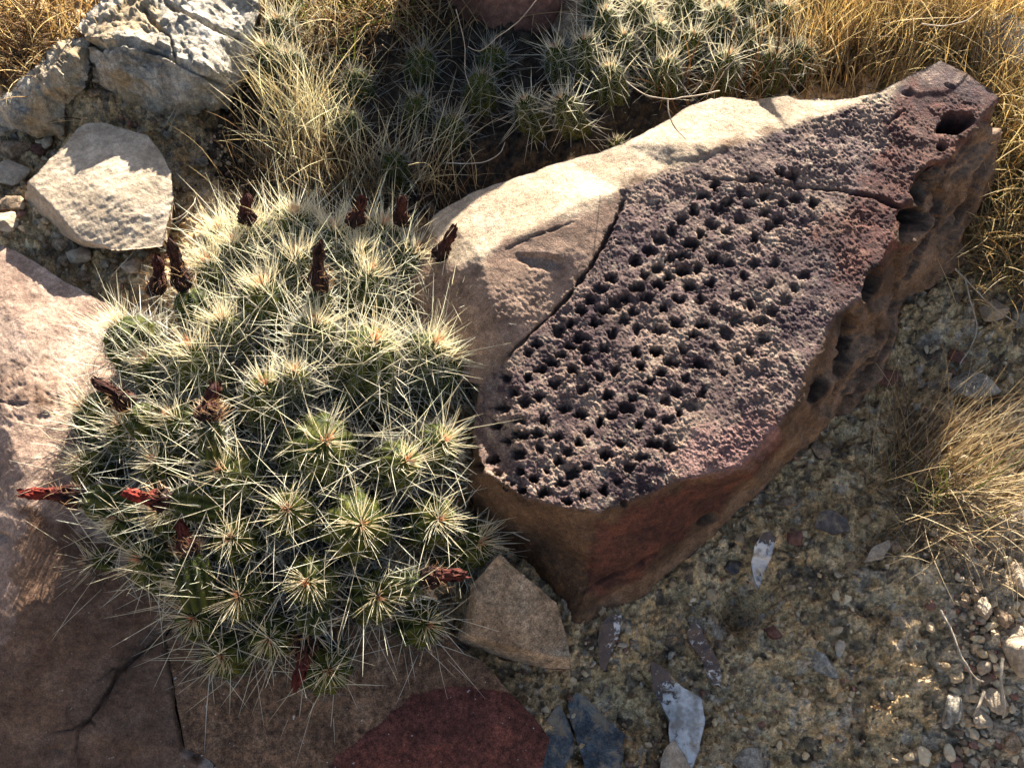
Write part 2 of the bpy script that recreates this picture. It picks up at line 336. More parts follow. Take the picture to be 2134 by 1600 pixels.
def boulder():
    # 0..  outline clockwise from upper left
    back = [(850,490,.115),(920,437,.135),(985,400,.142),(1180,335,.15),(1300,300,.155),(1390,250,.152),(1435,222,.15),(1480,206,.148),(1530,203,.15),(1575,209,.15),(1605,203,.165),(1640,197,.17),(1665,207,.158),(1740,208,.163)]
    top = planeh([(1830,193),(1890,160),(1960,125),(2010,150),(2085,205)])
    side = [(2058,262,.14),(2077,300,.11),(2070,370,.09),(2045,435,.06),(2008,485,.05),(1992,550,.02),(1940,592,.03),(1884,628,.04),(1872,700,.045),(1842,775,.05),(1792,842,.05),(1735,878,.05),(1685,925,.04),(1640,965,.03),(1600,1012,.02),(1480,1120,-.005),(1350,1240,-.01),(1190,1310,-.03),(1165,1240,-.01),(1100,1180,-.01),(1000,1130,-.02)]
    left = [(975,1010,.10),(985,900,.13),(1000,800,.15),(930,790,.11),(885,700,.12),(850,590,.12)]
    outline = back+top+side+left; n = len(outline)
    I = {}
    def add(k, pts): I[k] = [n+len(inner)+i for i in range(len(pts))]; inner.extend(pts)
    inner = []
    add('ridge', planeh([(1290,395),(1400,350),(1520,305),(1640,265),(1740,232)]))
    add('crack', planeh([(1240,540),(1190,605),(1130,670),(1060,742)]))
    add('front', planeh([(1010,985),(1100,1040),(1180,1058),(1250,1065),(1400,1012),(1540,972),(1610,900),(1660,840),(1672,790),(1740,655),(1800,620),(1862,500),(1870,430),(1915,390),(1985,300),(2040,255)]))
    add('pale', [(960,560,.168),(1000,530,.183),(1110,475,.192),(1220,415,.190),(1400,300,.176),(1100,420,.172)])
    add('brown', [(1020,620,.183),(1130,540,.188),(1080,660,.178),(1190,520,.186)])
    add('mid', [(1240,1180,.07),(1450,1050,.085),(1120,1130,.06),(1600,960,.08)])
    add('side', [(1740,800,.10),(1800,700,.10),(1860,600,.10),(1930,520,.09),(1960,420,.11),(2010,370,.13)])
    o = lambda k: I[k]
    ed = [(a, b) for a, b in zip(o('ridge')[:-1], o('ridge')[1:])]+[(o('ridge')[-1], len(back))]+[(o('ridge')[0], o('crack')[0])]+[(a, b) for a, b in zip(o('crack')[:-1], o('crack')[1:])]
    ed += [(a, b) for a, b in zip(o('front')[:-1], o('front')[1:])]+[(o('front')[-1], len(back)+4)]+[(o('crack')[-1], n-4)]
    facepoly = [(1060,742),(1130,670),(1190,605),(1240,540),(1290,420),(1290,395),(1400,350),(1520,305),(1640,265),(1740,232),(1830,193),(1960,125),(2085,205),(2040,255),(1985,300),(1915,390),(1870,430),(1862,500),(1800,620),(1740,655),(1672,790),(1660,840),(1610,900),(1540,972),(1400,1012),(1250,1065),(1180,1058),(1100,1040),(1010,985),(985,900),(1000,800)]
    def attrs(P2, V):
        A = {}
        A['_face'] = pxmask(P2, facepoly, 7, 5)
        A['face'] = A['_face']
        A['pale'] = np.maximum(pxmask(P2, [(900,350),(1180,300),(1480,180),(1740,180),(1900,150),(1850,200),(1640,262),(1400,345),(1300,385),(1240,440),(1100,480),(1000,540),(900,560)], 28, 14), 0)
        A['rust'] = np.maximum.reduce([pxmask(P2, [(1880,170),(2090,200),(2020,300),(1900,420),(1880,520),(1760,640),(1740,560),(1690,470),(1780,400),(1840,300)], 22, 22), pxmask(P2, [(1245,1085),(1400,1020),(1560,975),(1650,880),(1640,930),(1500,1060),(1360,1180),(1250,1260),(1210,1200)], 16, 12), .75*pxmask(P2, [(1460,960),(1540,860),(1640,850),(1600,960),(1420,1030),(1330,1040)], 20, 20)])
        A['lobe'] = pxmask(P2, [(800,560),(900,530),(1100,460),(1290,400),(1300,420),(1190,605),(1060,742),(1000,800),(900,830),(800,700)], 10, 6)
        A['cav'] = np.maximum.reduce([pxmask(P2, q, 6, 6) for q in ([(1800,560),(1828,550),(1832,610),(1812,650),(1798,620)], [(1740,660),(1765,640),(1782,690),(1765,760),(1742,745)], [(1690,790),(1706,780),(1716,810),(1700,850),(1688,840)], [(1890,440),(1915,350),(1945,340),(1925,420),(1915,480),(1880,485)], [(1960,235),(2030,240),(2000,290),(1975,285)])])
        A['side'] = pxmask(P2, [(1200,1330),(1180,1290),(1400,1160),(1600,960),(1690,800),(1760,650),(1880,600),(1880,440),(1990,300),(2090,210),(2120,400),(2010,600),(1840,850),(1640,1000),(1350,1270)], 10, 6)
        A['pink'] = pxmask(P2, [(1440,900),(1560,850),(1640,900),(1560,980),(1420,1010),(1380,960)], 26, 20)*.8
        return A
    pits = np.array(PITS)
    def disp(V, P2, A):
        f = A['_face']; r = 0
        smoothpart = sstep(1780, 1900, P2[:, 0])*(1-sstep(180, 300, P2[:, 1]))
        rough = f*(1-.75*smoothpart)*(.45+.85*sstep(-.35, .4, fbm(V, .06, 3, 66)))
        r = r+rough*(.0016*fbm(V, .014, 3, 3, .6)+.0024*fbm(V, .0048, 3, 4, .75)+.005*fbm(V, .05, 3, 8))
        c, e, _ = cells(V[:, :2], .0075, 17); r = r+rough*(.0008*c)
        sm = np.maximum(A['pale'], A['lobe']); r = r+(1-f)*(.007*fbm(V, .09, 5, 6, .6)+.0012*fbm(V, .010, 4, 5, .65)+.0018*fbm(np.c_[V[:, 0]*20, V[:, 1]*20, V[:, 2]*140], 1., 3, 55))*(1-.72*sm)+(1-f)*A['lobe']*.0012*fbm(V, .006, 3, 56)*sstep(480, 640, P2[:, 1])
        # pits
        q = P2+np.c_[fbm(V, .010, 3, 61), fbm(V, .010, 3, 62)]*8+np.c_[fbm(V, .004, 2, 63), fbm(V, .004, 2, 64)]*4; pd = np.zeros(len(V))
        rs = np.random.default_rng(5); jag = .38*fbm(V, .0055, 4, 65, .65)
        for (x, y, s) in pits:
            rad = (12.+3.4*rs.random()**1.5)*(1+.05*(s < .9)); ax = 1+.7*(rs.random()-.35); k = (np.abs(P2[:, 0]-x) < 30) & (np.abs(P2[:, 1]-y) < 30)
            an = rs.random()*3.14; ux = (q[k, 0]-x)/ax; uy = (q[k, 1]-y)*1.12; d = (np.abs(ux*math.cos(an)+uy*math.sin(an))**1.35+np.abs(uy*math.cos(an)-ux*math.sin(an))**1.35)**(1/1.35)/rad/1.1+jag[k]; pd[k] = np.maximum(pd[k], (1-sstep(.42, 1.02, d))*s*(.8+.4*rs.random()))
        r = r-.012*pd*(.75+.5*np.clip(fbm(V, .05, 2, 68)+.5, 0, 1)); A['pit'] = pd
        # cracks
        for ln, wd, dp in (([(1300,418),(1285,455),(1262,500),(1235,552),(1205,590),(1190,610),(1150,655),(1100,700),(1062,738)], 3.3, .013), ([(1390,352),(1470,372),(1580,378),(1690,392),(1760,398),(1830,412),(1872,432)], 4., .010), ([(1840,270),(1870,240),(1885,230)], 4, .006), ([(1050,522),(1110,492),(1200,462)], 3, .003), ([(1240,1090),(1235,1160),(1215,1230),(1190,1290)], 6, .0015), ([(1215,1235),(1300,1190),(1370,1150)], 4, .006), ([(1885,470),(1872,560),(1868,640),(1850,720),(1800,800),(1745,860)], 7, .018), ([(1960,400),(1935,480),(1905,545),(1880,600)], 6, .016), ([(2035,330),(2025,400),(1990,460),(1965,530)], 6, .014), ([(1830,660),(1815,740),(1780,800)], 5, .012), ([(1985,330),(1960,390),(1945,440)], 6, .016), ([(1700,900),(1725,850),(1735,800)], 5, .010)):
            d, _, ar = segdist(P2, np.array(ln, float), False); d = d+fbm(V, .014, 3, 71)*6; wd = wd*(.5+1.1*np.clip(fbm(V, .03, 2, 74)+.45, 0, 1)); pr = np.sin(np.pi*np.clip(ar, .08, .97))**.4
            if dp == .010: pr = sstep(0, .6, ar)
            r = r-dp*(1-sstep(wd*.35, wd*1.3, np.abs(d)))*pr
        d, _, ar = segdist(P2, np.array([(1700,385),(1790,398),(1872,432)], float), False)
        # overlap of the plates along the right crack
        # cavities
        for x, y, a, b, rot, dp in ((1992,258,42,24,-.3,.05),(1962,308,12,10,0,.022),(1925,385,22,48,.5,.045),(1900,450,30,20,0,.03),(1818,590,16,40,.45,.04),(1762,705,17,55,.25,.04),(1700,808,12,34,.4,.028),(1745,770,9,20,.4,.01),(1475,1080,26,9,-.5,.01),(1130,545,55,18,.15,.006),(1300,1050,9,8,0,.006),(1895,195,16,9,0,.004),(1980,180,14,5,.3,.004)):
            dx = P2[:, 0]-x; dy = P2[:, 1]-y; u = dx*math.cos(rot)+dy*math.sin(rot)*1.; v = -dx*math.sin(rot)+dy*math.cos(rot)
            d = np.hypot(u/a, v/b)+fbm(V, .02, 3, 81)*.35; r = r-dp*1.25*(1-sstep(.5, 1.05, d))
        # fluted, weathered side
        sd_ = pxmask(P2, [(1640,965),(1700,830),(1760,650),(1880,600),(1880,430),(1990,300),(2090,220),(2090,400),(2010,560),(1880,640),(1840,800),(1700,940)], 10, 3)
        fl = np.c_[(P2[:, 0]*.8+P2[:, 1]*.55)/26, (P2[:, 1]*.8-P2[:, 0]*.55)/120, 0*P2[:, 0]]
        r = r+sd_*(.016*fbm(fl, 1., 4, 91)+.008*ridged(fl*np.array((1.6, 1.2, 1)), 1., 4, 92))
        return r
    m = NT('varnished_sandstone')
    def two(s, a, b, lo=.38, hi=.62, det=7): return m.ramp(m.noise(s, det+2, .7, .3), (lo+.03, a), (hi-.03, b))
    col = two(9., (.075, .043, .024), (.155, .09, .05))                          # tan brown sandstone
    facecol = m.ramp(m.noise(15., 8, .65, .5), (.38, (.075, .044, .046)), (.5, (.165, .105, .088)), (.60, (.31, .21, .15)))
    facecol = m.mix(m.ramp(m.noise(60., 5, .7), (.52, 0.), (.66, .6)), facecol, (.52, .40, .28))
    facecol = m.mix(m.ramp(m.noise(38., 5, .7), (.58, 0.), (.7, .5)), facecol, (.075, .045, .06))
    col = m.mix(m.attr('face'), col, facecol)
    col = m.mix(m.math('MULTIPLY', m.attr('side'), .85), col, two(20., (.13, .078, .045), (.26, .165, .10)))
    col = m.mix(m.attr('lobe'), col, two(14., (.20, .125, .085), (.31, .205, .14)))
    col = m.mix(m.ramp(m.attr('pale'), (.2, 0.), (.8, 1.)), col, two(12., (.38, .28, .18), (.48, .37, .25)))
    def am(an, lo=.3, hi=.65, k=1.): 
        return m.math('MULTIPLY', m.ramp(m.math('ADD', m.attr(an), m.math('MULTIPLY', m.math('SUBTRACT', m.noise(26., 7, .7), .5), 1.)), (lo, 0.), (hi, 1.)), k)
    col = m.mix(am('rust', .35, .95, .75), col, two(30., (.05, .016, .015), (.15, .05, .032)))
    col = m.mix(am('pink', .35, .8, .7), col, (.30, .165, .14))
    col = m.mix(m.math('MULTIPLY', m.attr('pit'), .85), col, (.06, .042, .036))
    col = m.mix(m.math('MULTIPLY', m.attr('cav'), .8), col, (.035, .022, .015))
    col = m.scale(m.scale(m.scale(col, m.noise(560., 3, .7), 2.4), m.noise(130., 6, .75), 2.), m.noise(28., 8, .75), 1.8)
    pass
    b = m.bump(m.math('ADD', m.noise(520., 4, .7), m.math('MULTIPLY', m.noise(120., 9, .75), 1.2)), .0022)
    bf = m.n('Bump', i_Height=m.noise(230., 6, .72), i_Distance=.004, i_Normal=b); m.set(bf.inputs['Strength'], m.math('MULTIPLY', m.attr('face'), .9))
    mat = m.out(col, bf.outputs[0])
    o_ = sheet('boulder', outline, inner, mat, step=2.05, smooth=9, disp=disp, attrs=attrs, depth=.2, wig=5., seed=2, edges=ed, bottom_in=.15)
    tag(o_, 'large brown sandstone boulder with a dark purple face covered in rows of small round pits', 'boulder')
boulder()

# ================================================================== OTHER ROCKS
SM = {}
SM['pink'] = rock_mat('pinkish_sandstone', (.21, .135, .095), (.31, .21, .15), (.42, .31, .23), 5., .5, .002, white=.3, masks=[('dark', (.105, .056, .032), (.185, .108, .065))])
SM['brown'] = rock_mat('brown_sandstone', (.115, .060, .031), (.185, .10, .053), (.24, .145, .082), 6., .85, .0013, white=.6, masks=[('red', (.078, .026, .018), (.145, .047, .031))])
SM['cream'] = rock_mat('cream_sandstone', (.33, .25, .165), (.43, .335, .23), (.52, .42, .30), 7., .35, .0022)
SM['tan'] = rock_mat('tan_sandstone', (.20, .13, .075), (.29, .20, .12), (.37, .27, .17), 10., .7, .0018)
SM['grey'] = rock_mat('grey_limestone', (.20, .175, .135), (.36, .315, .24), (.50, .44, .34), 12., .5, .006, masks=[('warm', (.30, .22, .12), (.42, .33, .21))], stain=(.62, .58, .5))
SM['blue'] = rock_mat('blue_grey_slate', (.05, .062, .07), (.085, .10, .11), (.13, .14, .135), 14., .6, .003, dust=.6)
SM['red'] = rock_mat('red_brown_stone', (.11, .05, .035), (.17, .08, .055), (.24, .12, .08), 14., .4, .0015)
SM['dark'] = rock_mat('dark_stone', (.06, .055, .05), (.10, .085, .075), (.15, .12, .10), 14., .4, .002, dust=.6)
def mat_white():
    m = NT('white_crusted_stone'); base = m.ramp(m.noise(14., 6), (.35, (.09, .065, .055)), (.65, (.17, .125, .10)))
    x = m.attr('crust'); n = m.noise(120., 5, .75, .6); f = m.ramp(m.math('ADD', m.math('MULTIPLY', x, .9), m.math('MULTIPLY', m.math('SUBTRACT', n, .5), 3.2)), (.42, 0.), (.50, 1.))
    col = m.mix(f, base, m.ramp(m.noise(60., 4), (.38, (.36, .32, .27)), (.55, (.66, .63, .58))))
    col = m.mix(m.ramp(m.noise(30., 8, .75, .5), (.55, 0.), (.63, .7)), col, (.42, .31, .18))
    return m.out(col, m.bump(f, .0012, .8, m.bump(m.noise(200., 5, .7), .0015)))
SM['white'] = mat_white()
def basic_disp(a=.006, sc_=.06, b=.0012, lay=0.):
    def f(V, P2, A):
        r = a*fbm(V, sc_, 5, 12)+b*fbm(V, .012, 4, 13)+.0006*ridged(V, .006, 2, 14)
        if lay: r = r+lay*fbm(V*np.array((1, 1, 6.)), .05, 4, 15)
        return r
    return f
# left slab
def slabL():
    out = [(-90,490,.035),(0,508,.04),(75,546,.045),(140,588,.05),(232,637,.055),(330,720,.07),(430,900,.06),(450,1150,.05),(345,1322,.045),(348,1345,.045),(358,1400,.045),(366,1480,.045),(382,1558,.045),(430,1575,.045),(500,1660,.045),(-90,1660,.05)]
    inn = [(60,700,.075),(150,900,.09),(60,1050,.105),(40,1250,.10),(70,1120,.105),(200,1200,.078),(200,1400,.06),(120,1500,.06)]
    def attrs(P2, V):
        return {'dark': np.maximum(pxmask(P2, [(60,1060),(300,1180),(420,1200),(400,1700),(-100,1700),(-100,1420),(20,1300)], 60, 30), .45*pxmask(P2, [(-50,760),(70,740),(150,780),(120,870),(-50,880)], 30, 30))}  # first area: cactus shadow darkened into the colour; second: a browner patch
    def disp(V, P2, A):
        r = .010*fbm(V, .16, 4, 12)+.0010*fbm(V, .010, 4, 13)+.0007*ridged(V, .007, 2, 14)
        pk = pxmask(P2, [(-50,750),(120,740),(180,830),(100,900),(-50,880)], 20, 20); r = r-pk*.002*np.clip(fbm(V, .012, 3, 19)*2, 0, 1)
        # stepped scars and a crack in the shaded part
        for ln, wd, dp in (([(342,1325),(310,1345),(275,1378),(245,1400),(235,1430),(215,1465),(185,1500),(150,1520),(90,1530)], 5, .008), ([(200,1420),(235,1392),(262,1392),(268,1405)], 4, .005), ([(160,1560),(165,1520),(190,1500),(200,1510)], 4, .006), ([(-10,835),(40,843),(80,838)], 3, .004)):
            d, _, ar = segdist(P2, np.array(ln, float), False); d = d+fbm(V, .015, 2, 72)*7; wd = wd*(.55+.9*np.clip(fbm(V, .03, 2, 79)+.4, 0, 1)); r = r-dp*(1-sstep(wd*.2, wd*1.2, np.abs(d)))*np.sin(np.pi*np.clip(ar, .05, .95))**.5
        for x, y, rad, dp in ((108,1572,26,.005), (185,1512,24,.005), (0,1130,30,.006)):
            d = np.hypot(P2[:, 0]-x, (P2[:, 1]-y)*1.3)/rad+fbm(V, .02, 3, 77)*.5; r = r-dp*(1-sstep(.5, 1.05, d))*(.5-.5*np.tanh((P2[:, 1]-y)/8.))
        d, _, ar = segdist(P2, np.array([(345,1322),(235,1430),(150,1600)], float), False)
        lower = pxmask(P2, [(345,1325),(240,1420),(205,1480),(165,1530),(150,1700),(520,1700),(380,1560),(355,1400)], 6, 3); r = r+.006*lower
        return r
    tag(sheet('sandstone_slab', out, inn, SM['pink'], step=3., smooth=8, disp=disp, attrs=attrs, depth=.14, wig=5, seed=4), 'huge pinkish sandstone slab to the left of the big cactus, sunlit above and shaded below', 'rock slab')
slabL()
def slabM():
    out = [(346,1328,.05),(420,1240,.05),(700,1200,.045),(900,1270,.04),(955,1345,.035),(1010,1380,.03),(1060,1440,.03),(1112,1495,.03),(1146,1540,.03),(1132,1590,.03),(1100,1670,.03),(510,1670,.05),(440,1585,.05),(385,1560,.052),(370,1480,.054),(358,1400,.052)]
    inn = [(600,1420,.062),(800,1400,.056),(900,1550,.055),(600,1560,.06),(1050,1500,.05)]
    def attrs(P2, V): return {'red': pxmask(P2, [(690,1600),(720,1560),(800,1500),(860,1445),(950,1430),(1060,1440),(1160,1540),(1140,1680),(660,1680)], 7, 6)}
    def disp(V, P2, A):
        r = .006*fbm(V, .12, 4, 22)+.0009*fbm(V, .010, 4, 23)+.0012*A['red']
        d = np.hypot(P2[:, 0]-752, (P2[:, 1]-1523)*1.3)/9; return r-.006*(1-sstep(.4, 1.1, d))
    tag(sheet('sandstone_slab', out, inn, SM['brown'], step=3., smooth=7, disp=disp, attrs=attrs, depth=.12, wig=4, seed=5), 'flat brown sandstone slab at the bottom with a dark red oval patch', 'rock slab')
slabM()
# wedge stone
def wedge():
    out = [(1042,1154,.10),(1066,1178,.096),(1125,1226,.08),(1160,1256,.07),(1172,1300,.055),(1184,1340,.045),(1188,1394,.02),(1150,1393,.018),(1108,1386,.015),(1050,1372,.015),(1000,1352,.015),(945,1332,.02),(970,1300,.04),(980,1220,.08)]
    inn = [(1184,1372,.045),(1110,1358,.05),(1040,1342,.055),(978,1322,.055),(988,1250,.08),(1080,1280,.075)]
    n = len(out)
    o = sheet('wedge_stone', out, inn, SM['tan'], step=2.6, smooth=3, disp=basic_disp(.003, .05, .0008), depth=.06, wig=3, seed=6, edges=[(n, n+1), (n+1, n+2), (n+2, n+3), (n+3, n+4)])
    tag(o, 'tan angular wedge of sandstone between the big cactus and the pitted boulder', 'stone')
wedge()
def paleStone():
    out = [(161,270,.062),(180,259,.060),(221,258,.06),(307,281,.062),(335,318,.066),(357,360,.07),(362,412,.07),(352,455,.07),(338,512,.07),(245,522,.07),(169,515,.02),(112,487,.01),(70,455,.01),(48,431,.015),(60,379,.06),(124,311,.07)]
    inn = [(62,384,.075),(116,440,.078),(168,505,.076),(220,400,.083)]
    n = len(out)
    def disp(V, P2, A):
        q = np.c_[(V[:, 0]*.8+V[:, 1]*.6)*1., (V[:, 1]*.8-V[:, 0]*.6)*3.2, V[:, 2]]
        return .004*fbm(V, .09, 4, 32)+.0015*fbm(q, .020, 5, 33)+.0006*fbm(V, .006, 2, 34)
    o = sheet('pale_stone', out, inn, SM['cream'], step=2.6, smooth=3, disp=disp, depth=.08, wig=3, seed=7, edges=[(n, n+1), (n+1, n+2), (n, 14)])
    tag(o, 'bright cream flat-topped sandstone block lying below the grey rock', 'stone')
paleStone()
def greyRocks():
    out = [(188,90,.09),(160,62,.09),(165,40,.09),(250,-10,.09),(330,-70,.09),(520,-80,.08),(545,20,.075),(524,75,.07),(518,150,.04),(478,235,.0),(375,248,.0),(311,244,.0),(232,206,.02),(190,182,.03)]
    inn = [(250,60,.105),(330,95,.105),(200,105,.11),(260,110,.12),(350,130,.115),(430,160,.10),(480,90,.085),(400,40,.10),(300,170,.09),(240,150,.10),(350,225,.06),(440,210,.06)]
    def disp(V, P2, A):
        r = .014*fbm(V, .09, 6, 42, .55)+.0025*fbm(V, .018, 4, 43, .6)
        r = r-.005*ridged(V, .07, 4, 44)+.007*cells(V[:, :2]+np.c_[fbm(V, .03, 2, 5), fbm(V, .03, 2, 6)]*.012, .06, 33, .9, 1.)[0]+.0022*cells(V[:, :2]+np.c_[V[:, 2], fbm(V, .03, 2, 6)*.01], .018, 34, .9, 1.1)[0]
        for ln, wd, dp in (([(188,93),(240,97),(290,102),(340,115),(390,140),(430,165),(470,180)], 4, .014), ([(342,68),(358,85),(365,122)], 3, .010), ([(300,20),(320,50),(335,66)], 5, .010), ([(350,10),(395,40),(440,60),(500,80)], 6, .012)):
            d, _, ar = segdist(P2, np.array(ln, float), False); d = d+fbm(V, .02, 2, 73)*4; r = r-dp*(1-sstep(wd*.3, wd*1.3, np.abs(d)))
        return r+.012*sstep(0, 9, -(P2[:, 1]-(92+(P2[:, 0]-188)*.27)))*sstep(500, 420, P2[:, 0])*.6
    def attrs(P2, V): return {'warm': np.maximum(pxmask(P2, [(150,-20),(300,-20),(330,60),(190,100),(150,80)], 25, 20), .6*pxmask(P2, [(200,150),(260,160),(300,240),(230,215)], 20, 20))}
    tag(sheet('grey_rock', out, inn, SM['grey'], step=2.8, smooth=4, disp=disp, attrs=attrs, depth=.14, wig=5, seed=8), 'big grey cracked limestone rock at the upper left with a shaded front', 'boulder')
    out = [(189,82,.085),(186,160,.07),(166,196,.05),(133,228,.03),(132,280,.0),(76,288,-.005),(-4,262,.0),(8,214,.03),(41,165,.05),(112,86,.08),(157,70,.09)]
    inn = [(150,110,.095),(170,140,.085),(120,150,.09),(130,180,.08),(90,190,.07),(60,230,.045),(100,250,.03)]
    def disp2(V, P2, A): return .014*fbm(V, .07, 6, 45, .55)+.0025*fbm(V, .016, 4, 46, .6)-.004*ridged(V, .05, 4, 47)+.008*cells(V[:, :2]+np.c_[V[:, 2], fbm(V, .03, 2, 6)*.012], .05, 35, .9, 1.)[0]+.0022*cells(V[:, :2]+np.c_[V[:, 2], fbm(V, .03, 2, 6)*.01], .016, 36, .9, 1.1)[0]
    def attrs2(P2, V): return {'warm': .3+.5*pxmask(P2, [(100,80),(190,80),(150,220),(120,280),(60,280)], 30, 20)}
    tag(sheet('grey_rock', out, inn, SM['grey'], step=2.8, smooth=3, disp=disp2, attrs=attrs2, depth=.1, wig=5, seed=9), 'yellowish grey rough rock leaning at the left edge beside the cracked grey rock', 'boulder')
greyRocks()
# dark red rock rising behind at the top: it shades the middle of the picture
def backRock():
    V, F = chunk((.25, .15, .34), 77, 16, 5, .06, .8, rot=(0, .1, .2)); p = at(1070, -30, .05); V = V+p+np.array((.0, .09, .05))
    tag(mesh('dark_rock', V, F, SM['red'], origin=p), 'dark red brown rock in shade at the top centre behind the cacti', 'boulder')
    V, F = chunk((.06, .05, .045), 79, 12, 4, .06, .8); p = at(1212, 40, .0); 
    tag(mesh('pale_stone', V+p, F, SM['tan'], origin=p), 'small pale tan stone at the top between the dark rock and the far cacti', 'stone')
backRock()

# flat plates and shards lying in the soil
def plate(name, pts, h, mat, label, cat='stone', seed=1, step=2.6, crust=None, tilt=0., dep=.03, edges=(), inn=None):
    h = h+.008; out = [(x, y, h+tilt*(1 if i < len(pts)/2 else 0)) for i, (x, y) in enumerate(pts)]
    c = np.mean(pts, 0); inn = inn if inn is not None else [(float(c[0]), float(c[1]), h+tilt*.5+.004)]
    def attrs(P2, V): return {'crust': crust(P2) if crust else np.zeros(len(P2))}
    tag(sheet(name, out, inn, mat, step=step, smooth=1, disp=basic_disp(.004, .025, .0016, .0015), attrs=attrs, depth=dep, wig=3.5, seed=seed, conf=True), label, cat, 'stone shards lying in the soil')
plate('slate_plate', [(1098,1640),(1112,1560),(1125,1520),(1165,1466),(1178,1490),(1190,1525),(1196,1560),(1180,1590),(1160,1640)], .0, SM['blue'], 'narrow blue grey slate plate beside the brown slab with the red patch', seed=11)
plate('slate_plate', [(1184,1470),(1200,1440),(1218,1448),(1248,1482),(1302,1530),(1298,1580),(1280,1640),(1225,1640),(1215,1580),(1196,1520)], -.002, SM['blue'], 'wider dark blue grey slate plate, the right one of the two at the bottom', seed=12)
plate('shard', [(1355,1375),(1390,1395),(1420,1430),(1462,1455),(1470,1500),(1455,1570),(1440,1610),(1425,1590),(1395,1555),(1395,1500),(1360,1440)], .008, SM['white'], 'dark shard half covered in white crust at the bottom of the soil bank', seed=13, crust=lambda P: sstep(1395, 1450, P[:, 0]*.6+P[:, 1]*.4*1.02+0)*1., tilt=.008)
plate('shard', [(1372,1610),(1385,1560),(1405,1540),(1432,1580),(1448,1620),(1440,1650),(1365,1650)], .012, SM['cream'], 'cream stone chip under the white crusted shard at the bottom edge', seed=14)
plate('shard', [(1572,1140),(1590,1110),(1606,1106),(1618,1120),(1608,1160),(1590,1200),(1580,1228),(1570,1200),(1566,1170)], .016, SM['white'], 'upright pointed white crusted shard standing in a dark hollow of the bank', seed=15, crust=lambda P: sstep(1118, 1150, P[:, 1]+(1606-P[:, 0])*.3)*.95, tilt=.02, step=2.)
plate('shard', [(1430,1318),(1448,1290),(1462,1310),(1480,1345),(1500,1385),(1504,1432),(1488,1425),(1462,1375),(1440,1340)], .01, SM['white'], 'long dark brown shard flecked with white sticking out of the bank', seed=16, crust=lambda P: .22+.25*sstep(1350, 1430, P[:, 1]), step=2., tilt=.012)
plate('shard', [(1252,1300),(1275,1278),(1296,1282),(1292,1320),(1275,1360),(1262,1400),(1250,1385),(1246,1340)], .004, SM['white'], 'brown streaked shard wedged below the lower tip of the pitted boulder', seed=17, crust=lambda P: .35*sstep(1262, 1280, P[:, 0])+.1, step=2., tilt=.01)
plate('shard', [(1697,1100),(1708,1068),(1735,1060),(1765,1080),(1772,1108),(1735,1112)], .01, SM['dark'], 'dark brown stone half buried below the boulder and left of the grass tussock', seed=18, tilt=.008)
plate('shard', [(1800,1172),(1820,1140),(1853,1124),(1858,1140),(1838,1165)], .008, SM['cream'], 'thin cream pointed flake lying below the grass tussock', seed=19, step=2.)
plate('shard', [(1855,1130),(1872,1122),(1880,1145),(1860,1150)], .008, SM['tan'], 'little tan chip touching the thin cream flake', seed=20, step=2.)
plate('shard', [(1640,1110),(1672,1108),(1672,1138),(1645,1132)], .004, SM['red'], 'small flat brick red chip right of the white standing shard', seed=21, step=2.)
plate('shard', [(1690,1375),(1700,1355),(1720,1362),(1752,1410),(1742,1414),(1700,1400)], .0, SM['grey'], 'pale greyish angular chip in the middle of the soil bank', seed=22, step=2.)
plate('shard', [(1590,1310),(1612,1300),(1632,1325),(1612,1332)], .006, SM['red'], 'tiny dark red glossy chip in the soil bank', seed=23, step=2.)
plate('shard', [(1690,930),(1705,918),(1730,935),(1728,958),(1705,955)], .0, SM['tan'], 'tan rounded flake directly under the lower rim of the pitted boulder', seed=24, step=2.)
